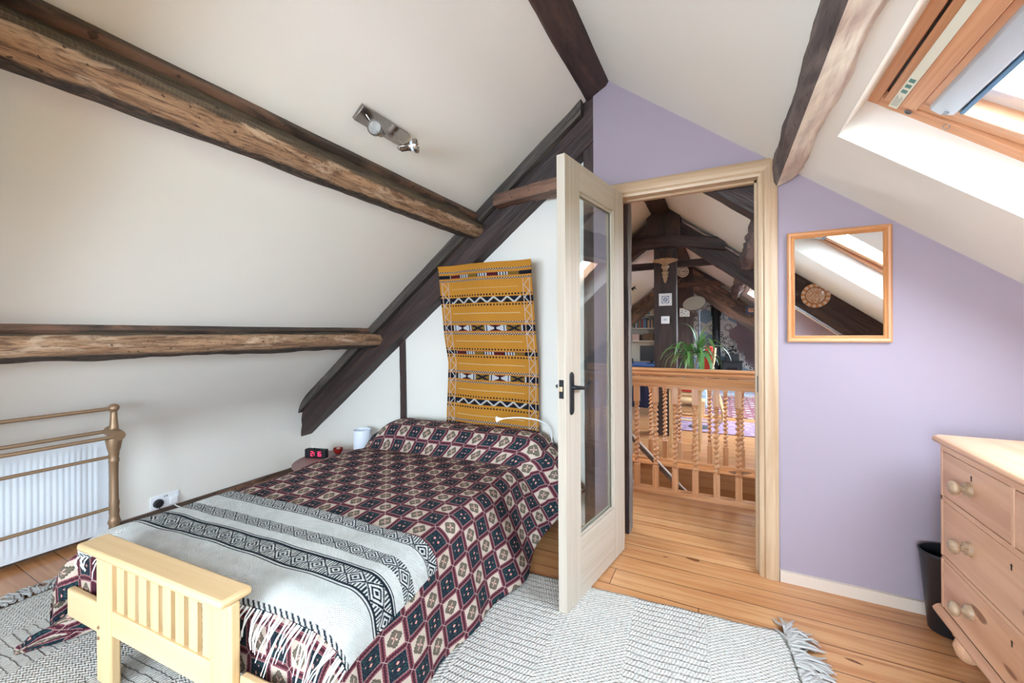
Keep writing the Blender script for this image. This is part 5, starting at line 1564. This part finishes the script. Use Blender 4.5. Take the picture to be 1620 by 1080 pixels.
for k in range(46):
    a = random.uniform(0, 2 * PI); el = random.uniform(.2, 1.5)
    c0 = (-.30, 4.60, .93) if k % 2 else (-.20, 4.58, .98)
    leaf(b, c0, (math.cos(a) * math.cos(el), math.sin(a) * math.cos(el), math.sin(el)), random.uniform(.26, .44), random.uniform(.020, .032), random.uniform(1.3, 2.4))
yl = b.build('leaves', GREENL, yu, smooth=60); tag(yl, kind='stuff')
sp2 = thing('spider_plant', 'spiky pale variegated plant on a stand at the right end of the stairwell', 'plant', (.62, 4.32, 0))
b = MB(); b.lathe([(.15, 0), (.15, .02), (.02, .03), (.02, .58), (.13, .60), (.13, .62), (0, .62)], 24, TR(.62, 4.32, 0)); b.build('plant_stand', BIRCH, sp2)
b = MB(); b.lathe([(.06, .62), (.09, .76), (.09, .77), (.08, .77), (0, .75)], 24, TR(.62, 4.32, 0)); b.build('pot', TERRA, sp2)
b = MB()
for k in range(60):
    a = random.uniform(0, 2 * PI); el = random.uniform(.15, 1.4)
    leaf(b, (.62, 4.32, .76), (math.cos(a) * math.cos(el), math.sin(a) * math.cos(el), math.sin(el)), random.uniform(.30, .55), random.uniform(.004, .008), random.uniform(.9, 2.0))
tag(b.build('leaves', PALEL, sp2, smooth=60), kind='stuff')
rc = thing('red_chair', 'red cushioned chair with a pale bentwood frame near the stove', 'chair', (-.15, 6.1, 0))
def curve3(pts, n=5):
    out = []
    for i in range(len(pts) - 1):
        p = [Vector(pts[max(i - 1, 0)]), Vector(pts[i]), Vector(pts[i + 1]), Vector(pts[min(i + 2, len(pts) - 1)])]
        for k in range(n):
            t = k / n; out.append(.5 * ((2 * p[1]) + (-p[0] + p[2]) * t + (2 * p[0] - 5 * p[1] + 4 * p[2] - p[3]) * t * t + (-p[0] + 3 * p[1] - 3 * p[2] + p[3]) * t ** 3))
    return out + [Vector(pts[-1])]
side2 = [(.10, .98), (.085, .80), (.02, .56), (-.08, .40), (-.20, .36), (-.42, .38)]
for yy in (5.92, 6.36):
    b = MB(); c3 = curve3([(-.17 + x, yy, z) for x, z in side2]); 
    b.tube(c3, .016, 8); b.tube(curve3([(-.50, yy, .02), (-.05, yy, .02), (.02, yy, .10), (-.02, yy, .30), (-.12, yy, .50), (-.38, yy, .56), (-.52, yy, .54)]), .016, 8); b.build('side_frame', BIRCH, rc, smooth=60)
b = MB()
def cush(s, t):
    c3 = CH[min(int(s * (len(CH) - 1)), len(CH) - 1)]; return Vector((c3.x, 5.94 + t * .40, c3.z))
CH = curve3([(-.17 + x - .015, 0, z + .02) for x, z in side2], 8)
P = []; F = []; n = len(CH)
for i, c_ in enumerate(CH):
    t = (CH[min(i + 1, n - 1)] - CH[max(i - 1, 0)]).normalized(); nn = Vector((-t.z, 0, t.x)) * -1
    for (y, o) in ((5.95, .012), (5.95, .10), (6.33, .10), (6.33, .012)): P.append((c_.x + nn.x * o, y, c_.z + nn.z * o))
for i in range(n - 1):
    for k in range(4): F.append((i * 4 + k, i * 4 + (k + 1) % 4, (i + 1) * 4 + (k + 1) % 4, (i + 1) * 4 + k))
F += [(0, 1, 2, 3), tuple((n - 1) * 4 + k for k in (3, 2, 1, 0))]
b.add(P, F); b.build('cushion', RED, rc, smooth=50)
def blue_fn():
    x, y, z = objxyz(); return mixc(noi(x * 26, y * 26, z * 26, 1, 3, .6, 2).gt(.5), (.22, .38, .52), (.46, .58, .64))
b = MB(); b.box(-.33, -.20, 7.0, 7.42, .0, .92); o = b.build('patterned_panel', mat('blue_pattern', rough=.7, fn=blue_fn), bevel=.02); tag(o, 'pale blue patterned upright panel behind the yucca', 'panel')
def rug2_fn(c1, c2, c3, s):
    def f():
        x, y, z = objxyz(); n = noi(x * s, y * s, 0, 1, 3, .7, 1.5); m = ((x * 34).sin() * (y * 30).sin()).gt(.3)
        c = mixc(n.gt(.5), c1, c2); return mixc(m * noi(x * 9, y * 9, 3, 1, 1).gt(.45), c, c3)
    return f
b = MB(); b.box(-.65, 1.35, 5.35, 6.15, .001, .011); tag(b.build('purple_rug', mat('purple_rug', rough=.95, fn=rug2_fn((.20, .12, .19), (.28, .18, .26), (.32, .22, .28), 8))), 'plain purple rug on the landing floor beyond the stairwell', 'rug')
b = MB(); b.box(-.25, 1.25, 6.45, 8.45, .001, .012); tag(b.build('persian_rug', mat('persian_rug', rough=.95, fn=rug2_fn((.10, .05, .07), (.26, .07, .08), (.36, .32, .32), 30))), 'dark red and blue patterned rug in front of the stove', 'rug')
b = MB(); b.box(-.20, 1.2, 8.62, 9.30, .001, .012); tag(b.build('rag_rug', mat('rag_rug', rough=.95, fn=rug2_fn((.50, .50, .52), (.20, .36, .46), (.52, .20, .24), 40))), 'pale multicoloured rug right before the hearth', 'rug')
st2 = thing('low_stool', 'low pale wooden stool beside the patterned rug', 'stool', (-.30, 6.9, 0))
b = MB(); b.box(-.62, -.20, 6.30, 6.60, .20, .225); b.build('seat', BIRCH, st2)
for (x, y) in ((-.60, 6.32), (-.24, 6.32), (-.60, 6.56), (-.24, 6.56)):
    b = MB(); b.box(x, x + .03, y, y + .03, 0, .20); b.build('leg', BIRCH, st2)
